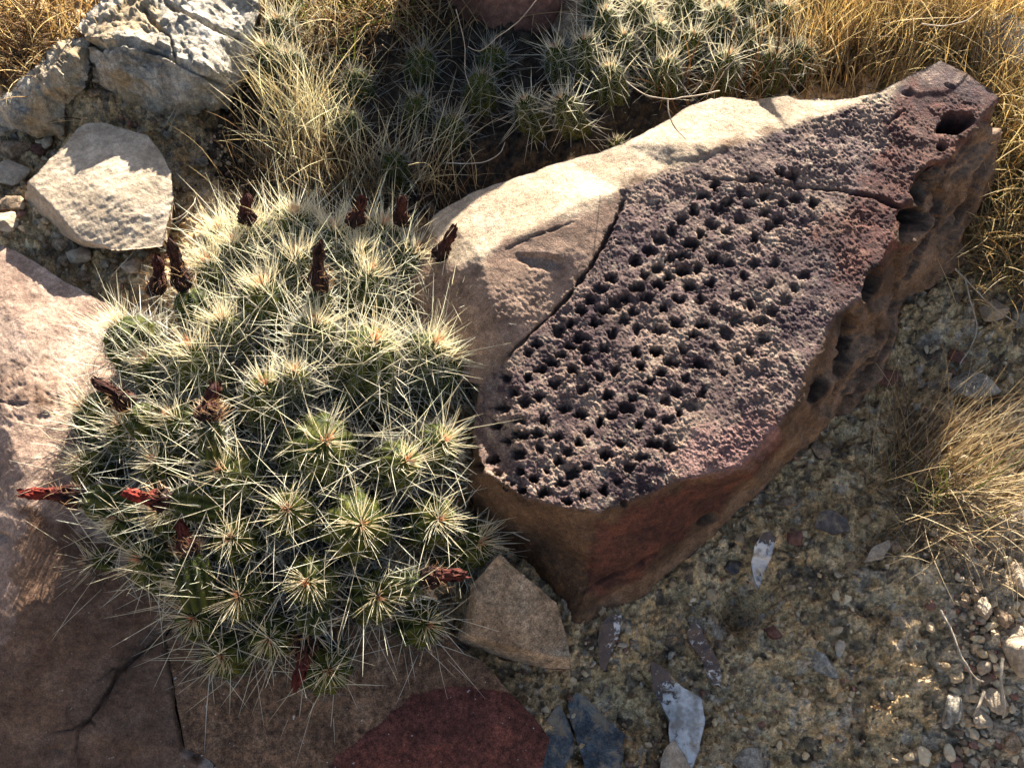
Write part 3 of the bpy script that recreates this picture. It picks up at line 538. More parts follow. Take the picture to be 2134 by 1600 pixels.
# loose stones
def stone(px, py, wpx, hpx, mat, label, seed, up=.35, sub=4, name='stone', cat='stone'):
    p = atg(px, py)
    k = np.linalg.norm(p-np.array((0, 0, CAMZ)))*HF/800; V, F = chunk((wpx*k/2*1.15, hpx*k/2*1.35, hpx*k/2*1.), seed, 20, sub, .11, .64, rot=(0, 0, (seed*37 % 60-30)/57.))
    V = V+p+np.array((0, 0, hpx*k*up*.5)); tag(mesh(name, V, F, mat, origin=(p[0], p[1], p[2]-hpx*k*.2)), label, cat, 'loose stones on the soil')
T_ = SM['tan']; C_ = SM['cream']
for a in [(166,537,50,42,C_,'cream blocky pebble left of the cactus, above the edge of the pink slab',101),
          (175,578,32,22,T_,'small yellowish round pebble touching the rim of the pink slab',102),
          (185,503,30,20,SM['grey'],'grey flat pebble leaning on the foot of the cream block',103),
          (130,512,44,26,T_,'flat tan pebble left of the cream blocky pebble',104),
          (135,545,30,24,T_,'tan pebble between the cream blocky pebble and the slab edge',105),
          (300,512,28,26,SM['red'],'reddish pebble at the lower right corner of the cream block',106),
          (245,520,36,26,T_,'tan pebble just below the bottom edge of the cream block',107),
          (285,560,46,40,C_,'cream knobbly stone beside the left edge of the cactus',108),
          (222,552,24,18,C_,'little cream pebble in the soil above the pink slab',109),
          (200,197,34,18,T_,'flat yellowish chip on the soil ramp in front of the cracked grey rock',110),
          (35,320,70,46,T_,'tan crumbly stone at the left edge below the yellowish grey rock',111),
          (20,372,90,50,C_,'broad layered cream stone at the left edge beside the cream block',112),
          (30,430,54,40,T_,'tan stone at the left edge under the broad layered cream stone',113),
          (80,315,40,26,SM['red'],'reddish brown pebble right of the tan crumbly stone',114),
          (100,300,30,22,C_,'pale pebble at the foot of the yellowish grey rock',115),
          (14,275,40,26,SM['grey'],'grey pebble in the left corner under the yellowish grey rock',116),
          (15,470,60,36,C_,'cream stone at the left edge just above the pink slab',117),
          (350,285,28,20,SM['grey'],'grey pebble in the hollow below the cracked grey rock',118),
          (420,340,34,24,SM['grey'],'dull grey pebble in the shaded hollow near the grass',119),
          (392,400,34,22,T_,'tan pebble right of the cream block in half shade',120),
          (2065,655,70,52,C_,'sunlit cream rock at the right edge below the golden grass',121),
          (2118,672,40,50,SM['grey'],'grey stone at the right edge touching the sunlit cream rock',122),
          (2110,1080,80,60,C_,'bright white-cream rock at the right edge under the grass tussock',123),
          (2120,1365,70,96,C_,'pale grey boulder cut by the right edge, half in shade',124),
          (2045,1270,40,44,C_,'pale angular stone in the sunlit strip left of the half-shaded pale boulder',125),
          (2088,1290,40,36,T_,'tan angular stone above the half-shaded pale boulder',126),
          (2050,1390,30,28,C_,'egg-shaped cream pebble beside the half-shaded pale boulder',127),
          (2042,1500,38,36,C_,'cream angular pebble low in the sunlit strip near the dead twigs',128),
          (2120,1215,36,50,C_,'pale stone at the right edge below the bright white-cream rock',129),
          (2010,1255,28,24,T_,'small tan stone where the sunlit strip meets the shade',130),
          (2075,1460,34,40,C_,'long cream stone low at the right edge near the dead twigs',131),
          (2105,1545,40,34,T_,'tan stone in the bottom right corner',132),
          (1980,1480,40,60,SM['grey'],'grey rough lump in the shade at the lower right',133),
          (1840,790,90,36,SM['red'],'red brown rock in shade right of the boulder',134),
          (2030,810,110,60,SM['grey'],'grey blue rock behind the stems of the grass tussock',135),
          (2060,120,120,130,SM['grey'],'grey rounded rock seen behind the golden grass at the upper right',136),
          (1560,1590,60,70,SM['grey'],'pale grey stone in the bank at the bottom edge',137),
          (1990,745,46,30,SM['red'],'rusty stone in shade above the grass tussock',138),
          (1640,1050,50,34,T_,'tan clod in shade below the rim of the boulder',139),
          (1525,1185,44,36,SM['dark'],'dark rounded stone left of the white standing shard',140)]:
    stone(*a)
# gravel: nobody could count it
def gravel():
    Vs, Fs, Cs = [], [], []; off = 0; r = np.random.default_rng(3); kinds = [chunk((1, .8, .6), 300+i, 8, 1 if i % 2 else 2, .05, .7) for i in range(12)]
    pal = np.array([(.55, .42, .25), (.48, .34, .19), (.36, .26, .15), (.2, .14, .09), (.25, .13, .09), (.36, .30, .22), (.62, .48, .30), (.55, .40, .23)])
    zones = [((0, 260, 480, 640), 620, .0042), ((1990, 1120, 2140, 1620), 700, .0055), ((1250, 950, 2000, 1620), 500, .0040), ((1200, 1000, 1980, 1620), 150, .0070), ((1850, 560, 2140, 960), 260, .005), ((1060, 1330, 1400, 1600), 260, .004), ((250, 180, 560, 460), 420, .0035)]
    for (x0, y0, x1, y1), n, s in zones:
        for _ in range(n):
            p = atg(x0+(x1-x0)*r.random(), y0+(y1-y0)*r.random()); z = ground_z(np.array([p[0]]), np.array([p[1]]))[0]
            V, F = kinds[r.integers(12)]; a = r.random()*6.28; c_, s_ = math.cos(a), math.sin(a); k = s*(.35+r.random()**2.5*1.7)
            W = V*k; W = np.c_[W[:, 0]*c_-W[:, 1]*s_, W[:, 0]*s_+W[:, 1]*c_, W[:, 2]]+np.array((p[0], p[1], z+k*.1))
            Vs.append(W); Fs.append(F+off); off += len(V); Cs.append(np.repeat((pal[r.integers(8)]*(.8+.4*r.random()))[None], len(V), 0))
    m = NT('gravel_stone'); c = m.mix(.5, m.attr('col', 'Color'), m.ramp(m.noise(260., 4, .7), (.3, .25), (.7, .85)), 'OVERLAY'); mt = m.out(c, m.bump(m.noise(300., 5, .7), .0015))
    o = mesh('gravel', np.concatenate(Vs), np.concatenate(Fs), mt, smooth=False, attrs={'col': np.concatenate(Cs)})
    tag(o, 'small loose gravel and stone crumbs strewn over the tan soil', 'gravel', kind='stuff')
gravel()

# ================================================================== SPINES, BLADES, TUBES
def tubes(paths, radii, sides=3):
    """paths (n, k, 3); radii (n, k) -> verts, faces (all strands share k)"""
    n, k, _ = paths.shape; T = np.gradient(paths, axis=1); T /= np.maximum(np.linalg.norm(T, axis=2), 1e-9)[..., None]
    ref = np.where(np.abs(T[..., 2:3]) > .9, np.array((1., 0, 0)), np.array((0, 0, 1.))); A = np.cross(T, ref); A /= np.linalg.norm(A, axis=2)[..., None]; B = np.cross(T, A)
    V = np.stack([paths+(A*math.cos(a)+B*math.sin(a))*radii[..., None] for a in [6.2832*j/sides for j in range(sides)]], 2)   # n,k,s,3
    idx = np.arange(n*k*sides).reshape(n, k, sides); F = []
    for j in range(sides):
        a = idx[:, :-1, j]; b = idx[:, :-1, (j+1) % sides]; c = idx[:, 1:, (j+1) % sides]; d = idx[:, 1:, j]; F.append(np.stack([a, b, c, d], -1).reshape(-1, 4))
    return V.reshape(-1, 3), np.concatenate(F)
def unit(v): return v/np.maximum(np.linalg.norm(v, axis=-1, keepdims=True), 1e-9)
def spine_mat():
    m = NT('cactus_spine'); col = m.attr('col', 'Color'); t = m.t; out = t.nodes['Material Output']
    m.b.inputs['Roughness'].default_value = .45; m.set(m.b.inputs['Base Color'], col)
    tr = m.n('BsdfTranslucent', i_Color=col); mx = m.n('MixShader'); mx.inputs[0].default_value = .58
    t.links.new(m.b.outputs[0], mx.inputs[1]); t.links.new(tr.outputs[0], mx.inputs[2]); t.links.new(mx.outputs[0], out.inputs[0]); return m.m
SPINE = spine_mat()
def grass_mat(name, gl=.5):
    m = NT(name); col = m.attr('col', 'Color'); t = m.t; out = t.nodes['Material Output']; m.set(m.b.inputs['Base Color'], col); m.b.inputs['Roughness'].default_value = .6
    tr = m.n('BsdfTranslucent', i_Color=col); mx = m.n('MixShader'); mx.inputs[0].default_value = gl
    t.links.new(m.b.outputs[0], mx.inputs[1]); t.links.new(tr.outputs[0], mx.inputs[2]); t.links.new(mx.outputs[0], out.inputs[0]); return m.m
GRASS = grass_mat('dry_grass', .6)
def body_mat():
    m = NT('cactus_skin'); r = m.attr('rib'); a = m.attr('age')
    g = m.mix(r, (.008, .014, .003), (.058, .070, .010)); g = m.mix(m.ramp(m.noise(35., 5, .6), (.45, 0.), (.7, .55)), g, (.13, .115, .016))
    g = m.mix(m.math('MULTIPLY', a, .8), g, m.ramp(m.noise(50., 5), (.4, (.11, .09, .03)), (.6, (.21, .15, .07))))
    m.b.inputs['Specular IOR Level'].default_value = .12
    return m.out(g, m.bump(m.noise(300., 4), .0008), .75)
SKIN = body_mat()
def flower_mat():
    m = NT('withered_petals'); c = m.attr('col', 'Color'); c = m.mix(.6, c, m.ramp(m.noise(200., 4, .7), (.3, .15), (.7, .8)), 'OVERLAY'); m.b.inputs['Roughness'].default_value = .8
    return m.out(c, m.bump(m.noise(350., 4, .7), .0015))
PETAL = flower_mat()
def frame(ax):
    ax = ax/np.linalg.norm(ax); r = np.array((1., 0, 0)) if abs(ax[0]) < .8 else np.array((0, 1., 0)); a = np.cross(ax, r); a /= np.linalg.norm(a); return a, np.cross(ax, a), ax
def stem(parent, tip, ax, rad, length, rs, nrib=11, spn=1., slen=1., tint=0., name='stem', apex=1., warm=.5, age=None):
    """ribbed cactus stem whose crown is at tip, growing along ax"""
    a, b, c = frame(np.array(ax, float)); nu, nv = nrib*6, 22
    s = np.linspace(0, 1, nv); s = s**1.15
    prof = rad*np.sqrt(np.clip(1-(1-np.clip(s/.42, 0, 1))**2.3, 0, 1))*(1-.12*np.clip((s-.5)/.5, 0, 1)); prof[0] = rad*.03
    th = np.arange(nu)/nu*6.28318; rib = .5+.5*np.cos(th*nrib+0); amp = .17*np.clip(s/.12, 0, 1)
    depth = s*length; dip = -.05*rad*np.exp(-(s/.04)**2)
    RR = prof[:, None]*(1-amp[:, None]*(1-rib[None])**1.0); tub = 1+.03*np.sin(depth[:, None]/.011*6.28)*rib[None]; RR = RR*tub
    V = tip+(-depth+dip)[:, None, None]*c+RR[..., None]*(np.cos(th)[None, :, None]*a+np.sin(th)[None, :, None]*b)
    V = V.reshape(-1, 3); I = np.arange(nu*nv).reshape(nv, nu); j = np.roll(I, -1, 1)
    F = np.stack([I[:-1], I[1:], j[1:], j[:-1]], -1).reshape(-1, 4)
    ribv = np.tile(rib, nv); ag = np.repeat(sstep(.45, 1., s)*(rs.random() if age is None else age), nu)
    base = tip-c*length
    o = mesh(name, V, F, SKIN, parent, base, True, {'rib': ribv, 'age': ag})
    # areoles
    na = max(5, int(length*.66/.0125)); sa = (np.arange(na)+.5)/na*.68+.01; sa = sa**1.05
    P, N, U, S = [], [], [], []
    for k in range(nrib):
        for q in range(na):
            s_ = min(.98, sa[q]+(k % 2)*.4/na); pr = np.interp(s_, s, prof); dp = s_*length; e = 1e-2
            dr = (np.interp(s_+e, s, prof)-np.interp(s_-e, s, prof))/(2*e*length); t_ = k/nrib*6.28318
            rad_ = math.cos(t_)*a+math.sin(t_)*b; nn = rad_+c*dr; nn = nn/np.linalg.norm(nn)
            P.append(tip-c*dp+rad_*pr*1.0); N.append(nn); tt = np.cross(c, rad_); U.append(np.cross(nn, tt)); S.append(s_)
    P, N, U, S = map(np.array, (P, N, U, S)); T = np.cross(N, U); nA = len(P)
    pa, di, le, ra, cl = [], [], [], [], []
    nr = max(6, int(round(9.5*spn)))
    young = np.exp(-S/.10)
    cream = np.array((.90, .87, .75)); white = np.array((.90, .90, .85)); straw = np.array((.88, .79, .57)); red = np.array((.70, .36, .22))
    for j in range(nr):
        an = 6.283*j/nr+rs.random(nA)*.5; d = unit(N*(.12+.22*rs.random(nA)[:, None]+.35*young[:, None])+U*np.cos(an)[:, None]+T*np.sin(an)[:, None])
        pa.append(P); di.append(d); le.append((.012+.010*rs.random(nA))*slen); ra.append(np.full(nA, .00025)); cl.append(white*(.62+.38*rs.random(nA)[:, None])*np.maximum(np.exp(-2.6*S), .16)[:, None]*np.array((1, .96, .88))*(1. if tip[1] > .62 else .8))  # darker down the stem and in front: old spines, plus painted-in shade
    for j in range(3):
        an = 6.283*(j/3.)+rs.random(nA)*1.5; q = .55+.35*rs.random(nA)
        d = unit(N*(.8+.5*young[:, None])+(U*np.cos(an)[:, None]+T*np.sin(an)[:, None])*q[:, None]+c*(.8*young[:, None]))
        L = (.028+.044*rs.random(nA)**1.4)*slen*(1-.35*np.clip(S-.3, 0, 1)); m_ = rs.random(nA) < .50*spn+.12*young
        pa.append(P[m_]); di.append(d[m_]); le.append(L[m_]); ra.append(np.full(m_.sum(), .00048)); f_ = (rs.random(nA)[:, None]*.45+young[:, None]*warm); f_ = np.clip(f_, 0, 1)
        cl.append(((cream*(1-f_)+straw*f_)*(.8+.35*rs.random(nA)[:, None]))[m_])
    nt_ = int(54*apex)
    if nt_:
        an = rs.random(nt_)*6.283; tl = .15+.9*rs.random(nt_)**.8; rad_ = np.cos(an)[:, None]*a+np.sin(an)[:, None]*b
        pa.append(tip+rad_*(rad*.45*rs.random(nt_))[:, None]-c*.002); di.append(unit(c+rad_*tl[:, None])); le.append((.011+.024*rs.random(nt_)**1.5)*slen); ra.append(np.full(nt_, .00038))
        f_ = rs.random(nt_)[:, None]; cl.append(cream*(1-f_)+straw*f_)
    # short reddish young spines in the very centre
    n2 = int(12*apex)
    if n2:
        an = rs.random(n2)*6.283; rad_ = np.cos(an)[:, None]*a+np.sin(an)[:, None]*b
        pa.append(tip+rad_*(rad*.15*rs.random(n2))[:, None]-c*.002); di.append(unit(c+rad_*.35*rs.random(n2)[:, None])); le.append((.006+.006*rs.random(n2))*slen); ra.append(np.full(n2, .0008)); cl.append(np.repeat((red*.6+straw*.4)[None], n2, 0)*(.7+.6*rs.random(n2)[:, None]))
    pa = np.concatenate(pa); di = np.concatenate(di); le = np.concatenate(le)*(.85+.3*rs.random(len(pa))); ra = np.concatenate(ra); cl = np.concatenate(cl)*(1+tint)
    bend = unit(rs.normal(size=di.shape))*(.02+.12*rs.random((len(di), 1))**4); tt = np.array((0, .5, 1.)); paths = pa[:, None]+(di[:, None]*tt[None, :, None]+bend[:, None]*(tt*tt)[None, :, None])*le[:, None, None]
    rr = ra[:, None]*np.array((1, .82, .12))[None]
    V, F = tubes(paths, rr, 3); cc = np.repeat(cl[:, None], 3, 1); cc = cc*np.array((.9, 1., 1.08))[None, :, None]; cc = np.repeat(cc.reshape(-1, 3), 3, 0)
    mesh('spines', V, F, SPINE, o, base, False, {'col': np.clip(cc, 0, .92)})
    return o
def flower(parent, p0, p1, rad, rs, redtip=0., bristle=1., frac=1.):
    """withered flower from its base p0 to its tip p1: a crumpled tube of shrivelled petals and curly bristles"""
    ax = p1-p0; L = np.linalg.norm(ax); a, b, c = frame(ax); dark = np.array((.010, .004, .003)); brown = np.array((.038, .014, .008)); redc = np.array((.19, .022, .012))
    nu, nv = 40, 44; th = np.arange(nu)/nu*6.283; s = np.linspace(0, 1, nv)
    prof = rad*.9*(1-.38*s)*(.66+.5*np.exp(-((s-.2)/.2)**2)-.10*np.exp(-((s-.6)/.12)**2)+.12*np.exp(-((s-.82)/.1)**2))*np.sqrt(np.clip(1-((s-.86)/.14).clip(0, 1)**2, .02, 1))
    cx = a*(.25*rad*np.sin(s*4+rs.random()*6))[:, None]+b*(.25*rad*np.sin(s*3+rs.random()*6))[:, None]
    q = np.stack(np.meshgrid(s*L/.02, th, indexing='ij'), -1).reshape(-1, 2)
    nz = np.c_[np.cos(q[:, 1]+q[:, 0]*.35)*1.6, np.sin(q[:, 1]+q[:, 0]*.35)*1.6, q[:, 0]*.55+rs.random()*50]; r = np.repeat(prof, nu)*(.85+.8*fbm(nz, .6, 4, 5)+.45*ridged(nz*np.array((2.2, 2.2, .8)), 1., 3, 9))
    P = (p0+s[:, None]*ax+cx); V = np.repeat(P, nu, 0)+(np.cos(q[:, 1])[:, None]*a+np.sin(q[:, 1])[:, None]*b)*r[:, None]
    I = np.arange(nu*nv).reshape(nv, nu); j = np.roll(I, -1, 1); F = np.stack([I[:-1], j[:-1], j[1:], I[1:]], -1).reshape(-1, 4)
    F = np.concatenate([F, np.c_[I[-1, :-2], I[-1, 1:-1], I[-1, 2:], I[-1, 2:]][:0]])
    t = np.repeat(s, nu); n_ = np.clip(fbm(nz, .8, 3, 22)+.5, 0, 1); k = np.clip(redtip*sstep(.25, .75, t+(n_-.5)*.5), 0, 1)[:, None]
    col = (dark*(1-n_[:, None]*.6)+brown*n_[:, None]*.6)*(1-k)+redc*k*(.6+.8*n_[:, None])
    # shrivelled petal strands wrapped round the tube
    ns = 42; kk = 9; tt = np.linspace(0, 1, kk); s0 = rs.random(ns)*.55; s1 = np.clip(s0+.3+.4*rs.random(ns), 0, 1.04); a0 = rs.random(ns)*6.283; tw = (rs.random(ns)-.5)*2.2
    S = s0[:, None]+(s1-s0)[:, None]*tt; A = a0[:, None]+tw[:, None]*tt; rr = np.interp(S, s, prof)*(1.02+.22*np.sin(tt*9+a0[:, None]*7)*.6+.1)
    pth = p0+S[..., None]*ax+np.stack([np.interp(S, s, cx[:, x]) for x in range(3)], -1)+(np.cos(A)[..., None]*a+np.sin(A)[..., None]*b)*rr[..., None]
    V2, F2 = tubes(pth, np.full((ns, kk), .0011)*np.array([.5, .9, 1.1, 1.2, 1.2, 1.1, 1., .8, .3]), 5); kt = np.clip(redtip*sstep(.2, .7, S.reshape(-1)), 0, 1)[:, None]
    cs = np.repeat((brown*(.5+rs.random(ns)[:, None]*1.2))[:, None], kk, 1).reshape(-1, 3); cs = cs*(1-kt)+redc*kt*(1.+.6*rs.random(len(kt))[:, None]); cs = np.repeat(cs, 5, 0)
    o = mesh('dried_flower', np.concatenate([V, V2]), np.concatenate([F, F2+len(V)]), PETAL, parent, p0, True, {'col': np.clip(np.concatenate([col, cs]), 0, 1)})
    nr_ = 30; kk = 10; tt = np.linspace(0, 1, kk); s0 = .12+rs.random(nr_)*.45; s1 = np.clip(s0+.25+.45*rs.random(nr_), 0, 1.12); a0 = rs.random(nr_)*6.283; tw = (rs.random(nr_)-.5)*1.8
    S = s0[:, None]+(s1-s0)[:, None]*tt; A = a0[:, None]+tw[:, None]*tt; flare = (.95+.55*rs.random(nr_)[:, None]*np.abs(np.sin(tt*2.6+a0[:, None]*5))); rr = np.interp(np.clip(S, 0, .93), s, prof)*flare
    rdv = np.cos(A)[..., None]*a+np.sin(A)[..., None]*b; pth = p0+S[..., None]*ax+np.stack([np.interp(S, s, cx[:, x]) for x in range(3)], -1)+rdv*rr[..., None]
    sd = unit(np.cross(ax/L, rdv)+rdv*np.sin(tt*11+a0[:, None]*9)[..., None]*.9)*(.0022*(.5+rs.random(nr_))[:, None]*np.array([.4, .9, 1.2, .8, 1.3, 1., 1.3, .9, .7, .15]))[..., None]
    Vr = np.stack([pth-sd, pth+sd], 2).reshape(-1, 3); Ir = np.arange(nr_*kk*2).reshape(nr_, kk, 2); Fr = np.stack([Ir[:, :-1, 0], Ir[:, :-1, 1], Ir[:, 1:, 1], Ir[:, 1:, 0]], -1).reshape(-1, 4)
    kt = np.clip(redtip*sstep(.2, .7, S.reshape(-1)), 0, 1)[:, None]; cr = np.repeat((brown*(.4+rs.random(nr_)[:, None]*1.6))[:, None], kk, 1).reshape(-1, 3)*(1-kt)+redc*kt*(.5+.9*rs.random(len(kt))[:, None])
    mesh('petals', Vr, Fr, PETAL, parent, p0, True, {'col': np.repeat(cr, 2, 0)})
    # curly pale bristles round the lower tube
    nb = int(46*bristle)
    if nb:
        an = rs.random(nb)*6.283; sb = rs.random(nb)**1.2*.55-.06; kk = 6; tt = np.linspace(0, 1, kk); rd = np.cos(an)[:, None]*a+np.sin(an)[:, None]*b; ln = .008+.013*rs.random(nb)
        tn = np.cross(c, rd); cur = (rs.random(nb)-.5)*2.4
        d = rd*.75+c*.55+tn*cur[:, None]*.3
        pth = (p0+sb[:, None]*ax+rd*(np.interp(np.clip(sb, 0, 1), s, prof)*.95)[:, None])[:, None]+(d[:, None]*tt[None, :, None]+(tn*cur[:, None]*.7-rd*.25)[:, None]*(tt**2.)[None, :, None])*ln[:, None, None]
        V3, F3 = tubes(pth, np.tile(.00045*np.array([1, .95, .85, .7, .5, .2]), (nb, 1)), 3); f_ = rs.random(nb)[:, None]; cb = np.array((.66, .52, .33))*f_+np.array((.42, .26, .14))*(1-f_)
        mesh('bristles', V3, F3, SPINE, parent if parent.name.startswith('fruit') else parent, p0, False, {'col': np.repeat(cb, kk*3, 0)})
    return o

# ------------------------------------------------------------------ the big cactus
CX, CY, SX, SY = 585, 860, 510, 600
def clump_h(px, py): r2 = ((px-CX)/SX)**2+((py-CY)/SY)**2; return .055+.165*max(0, 1-r2)**.75
heads = [  # crown px, py, body radius px, spine length factor
 (611,440,58,1.0),(520,462,48,.95),(697,470,55,1.),(800,462,52,1.),(455,470,44,.9),(430,540,52,.9),(615,524,58,1.05),(547,588,72,1.05),(750,516,58,1.),(870,520,56,1.),(772,562,58,1.05),(930,560,46,.9),(967,632,54,1.),(484,500,45,.9),
 (240,668,54,1.),(394,718,76,1.1),(300,745,45,.9),(460,660,50,.9),(785,704,86,1.15),(911,712,58,1.05),(1005,712,50,1.),(950,740,50,1.),(660,668,50,.95),(551,796,60,1.1),(615,770,34,.8),
 (165,842,56,1.),(245,880,50,.9),(680,915,92,1.3),(851,957,58,1.1),(930,915,56,1.1),(457,975,78,1.3),(319,956,46,.9),(160,960,46,.9),(350,860,56,.95),
 (180,1170,52,1.05),(289,1163,58,1.1),(235,1080,46,.9),(754,1090,80,1.25),(917,1080,58,1.15),(1005,1128,54,1.15),(600,1060,60,1.1),(638,1214,60,1.1),(495,1242,58,1.15),(790,1242,58,1.1),(895,1302,52,1.05),(457,1366,56,1.05),(686,1398,54,1.05),(560,1330,52,1.),(400,1290,50,1.),(370,1215,50,.95),(330,1060,50,1.),(480,1120,58,1.)]
rs = np.random.default_rng(21)
cb = at(585, 1020, .02); big = empty('hedgehog_cactus', cb)
tag(big, 'big mound of spiny green hedgehog cactus with withered dark red flowers in front', 'cactus', 'hedgehog cacti')
for (px, py, rp, sl) in heads:
    h = clump_h(px, py)+(rs.random()-.5)*.012; tip = at(px, py, h); k = np.linalg.norm(tip-np.array((0, 0, CAMZ)))*HF/800; rad = rp*k*1.07
    ctr = at(CX, CY+60, -.02); out = tip-ctr; d = np.array((out[0]*2.3, out[1]*2.1+.02, 1.)); d[1] = min(d[1], .12); d = unit(unit(d)+rs.normal(size=3)*.06)
    stem(big, tip, d, rad, rad*(2.9+.5*rs.random()), rs, nrib=int(10+rs.integers(3)), slen=sl*(1.32 if py < 730 else 1.22), spn=1.25 if py < 730 else .85 if py < 1010 else .6, warm=.9 if py < 560 else .45, apex=1.9 if py < 730 else 1.25)
ctr3 = at(CX, CY+60, -.02)
def fruit(px, py, rp, qx, qy, dh, red=0., frad=.0115, body=True, br=1., h=None, parent=None, sp=1.):
    """green spiny fruit at px,py with its withered flower pointing to qx,qy (dh: how much higher the flower tip stands)"""
    h0 = (clump_h(px, py)+.02) if h is None else h; p = at(px, py, h0); q = at(qx, qy, h0+dh); ax = unit(q-p)
    if body:
        k = np.linalg.norm(p-np.array((0, 0, CAMZ)))*HF/800
        f = stem(parent or big, p, ax, rp*k, rp*k*3., rs, nrib=10, spn=.8, slen=.42, name='fruit', apex=0, age=.1)
        flower(f, p-ax*.002, q, frad, rs, red, br)
    else: flower(parent or big, p, q, frad, rs, red, br)
fruit(388,600,34, 352,500,.045, 0.)
fruit(330,612,24, 322,535,.035, .12, body=False)
fruit(668,600,26, 668,508,.05, 0.)
fruit(520,466,24, 513,405,.04, .12, body=False, br=.3)
fruit(742,470,24, 750,408,.04, .12, body=False, br=.3)
fruit(832,470,24, 845,408,.04, .12, body=False, br=.3)
fruit(918,545,24, 944,474,.04, .1, body=False, br=.3)
fruit(268,850,36, 200,792,.03, .05)
fruit(440,872,26, 440,800,.02, .1, frad=.0135, br=2.)
fruit(172,1040,36, 45,1022,.01, .8, h=.135)
fruit(352,1040,34, 262,1026,.02, .95)
fruit(392,1152,36, 376,1088,.018, .25, br=1.6)
fruit(885,1212,30, 968,1194,.015, .25, br=1.6)
fruit(640,1326,34, 612,1432,-.005, .4, h=.13)

# ------------------------------------------------------------------ far cacti
def far_clump(lst, label, tint, seed, hh=.07, dl=1.):
    r = np.random.default_rng(seed); c = np.mean([(a[0], a[1]) for a in lst], 0); e = empty('hedgehog_cactus', at(c[0], c[1]+60, .0)); tag(e, label, 'cactus', 'hedgehog cacti')
    for px, py, rp, sl in lst:
        tip = at(px, py, hh+(r.random()-.5)*.02); k = np.linalg.norm(tip-np.array((0, 0, CAMZ)))*HF/800; rad = rp*k
        d = unit(np.array(((px-c[0])/900, -.18, 1.))+r.normal(size=3)*.07); stem(e, tip, d, rad, rad*5., r, nrib=10, slen=sl*dl, tint=tint, spn=.9, warm=.6, apex=.55)
far_clump([(1262,18,30,.95),(1337,2,30,.95),(1379,46,38,1.),(1446,68,34,1.),(1217,78,32,.95),(1157,96,32,.95),(1270,134,40,1.),(1390,120,42,1.05),(1090,205,34,.95),(1165,202,34,.95),(1300,70,30,.9),(1520,110,36,1.),(1574,58,38,1.05),(1514,12,34,1.),(1686,96,40,1.05),(1640,8,36,1.),(1440,-10,34,1.),(1620,110,34,.9),(1235,-20,30,.9),(1580,-25,34,1.)], 'sunlit upright green cacti with pale crowns beyond the boulder', 0., 31, .075)
far_clump([(876,103,36,1.),(1030,99,32,.95),(1004,152,36,1.05),(944,243,38,1.05),(734,148,36,1.),(722,234,36,.95),(812,318,34,.9),(870,200,34,.9)], 'shaded group of cacti half hidden in dry grass at the top centre', -.35, 32, .065, .85)  # negative tint darkens the spines to stand for shade
far_clump([(575,36,36,1.15),(548,92,30,1.),(600,110,30,1.)], 'sunlit spiny cactus beside the grey rock at the top, wrapped in grass', 0., 33, .07)
far_clump([(1285,287,22,.35)], 'tiny round cactus at the pale rim of the boulder', 0., 34, .035)

# ================================================================== GRASS
def blades(n, px, py, spread, length, lean, rs, curl=.5, fan=.6, rad=.0007, pal=None, h=0., k=8, kink=0.):
    """n blades rooted round the ground point seen at px,py; lean: common direction; spread in metres"""
    p = atg(px, py); root = np.c_[p[0]+rs.normal(size=n)*spread[0], p[1]+rs.normal(size=n)*spread[1]]; z = ground_z(root[:, 0], root[:, 1])+h; root = np.c_[root, z-.004]
    L = length*(.45+.75*rs.random(n)); d = np.array(lean)+np.c_[rs.normal(size=n)*fan, rs.normal(size=n)*fan, np.abs(rs.normal(size=n))*.2]; d = unit(d)
    t = np.linspace(0, 1, k); side = unit(np.cross(d, rs.normal(size=(n, 3)))); droop = np.array((0, 0, -1.))
    pth = root[:, None]+L[:, None, None]*(d[:, None]*t[None, :, None]+side[:, None]*(curl*rs.random(n))[:, None, None]*(t**2)[None, :, None]+droop*(curl*.7*rs.random(n))[:, None, None]*(t**2.2)[None, :, None])
    wv = unit(rs.normal(size=(n, 3))); ph = rs.random(n)*6.28; pth = pth+wv[:, None]*(L*(.012+kink*rs.random(n)))[:, None, None]*(np.sin(t[None]*6+ph[:, None])*t)[..., None]
    r_ = rad*(.6+.8*rs.random(n))[:, None]*np.interp(t, (0, .15, .7, 1), (.8, 1, .7, .12))[None]
    pal = np.array(pal); w = rs.random(n); c0 = pal[rs.integers(len(pal), size=n)]*(.75+.45*rs.random(n)[:, None]); c = np.repeat(c0[:, None], k, 1)
    V, F = tubes(pth, r_, 3); return V, F, np.repeat(c.reshape(-1, 3), 3, 0)
def merge(name, parts, mat, parent=None, origin=None):
    V, F, C, o = [], [], [], 0
    for v, f, c in parts: V.append(v); F.append(f+o); C.append(c); o += len(v)
    return mesh(name, np.concatenate(V), np.concatenate(F), mat, parent, origin, True, {'col': np.clip(np.concatenate(C), 0, .95)})
GOLD = [(.76, .61, .33), (.68, .52, .27), (.84, .73, .46), (.54, .39, .19), (.76, .65, .38)]
STRAW = [(.68, .56, .35), (.76, .66, .45), (.56, .44, .26), (.42, .31, .18)]
PALE = [(.84, .76, .54), (.90, .83, .62), (.76, .66, .42)]
BROWN = [(.30, .19, .09), (.22, .13, .06), (.40, .27, .13), (.18, .10, .05)]
GREENY = [(.22, .27, .06), (.30, .32, .09)]
def ground_at(px, py): p = atg(px, py); return (p[0], p[1], float(ground_z(np.array([p[0]]), np.array([p[1]]))[0]))
rs = np.random.default_rng(41)
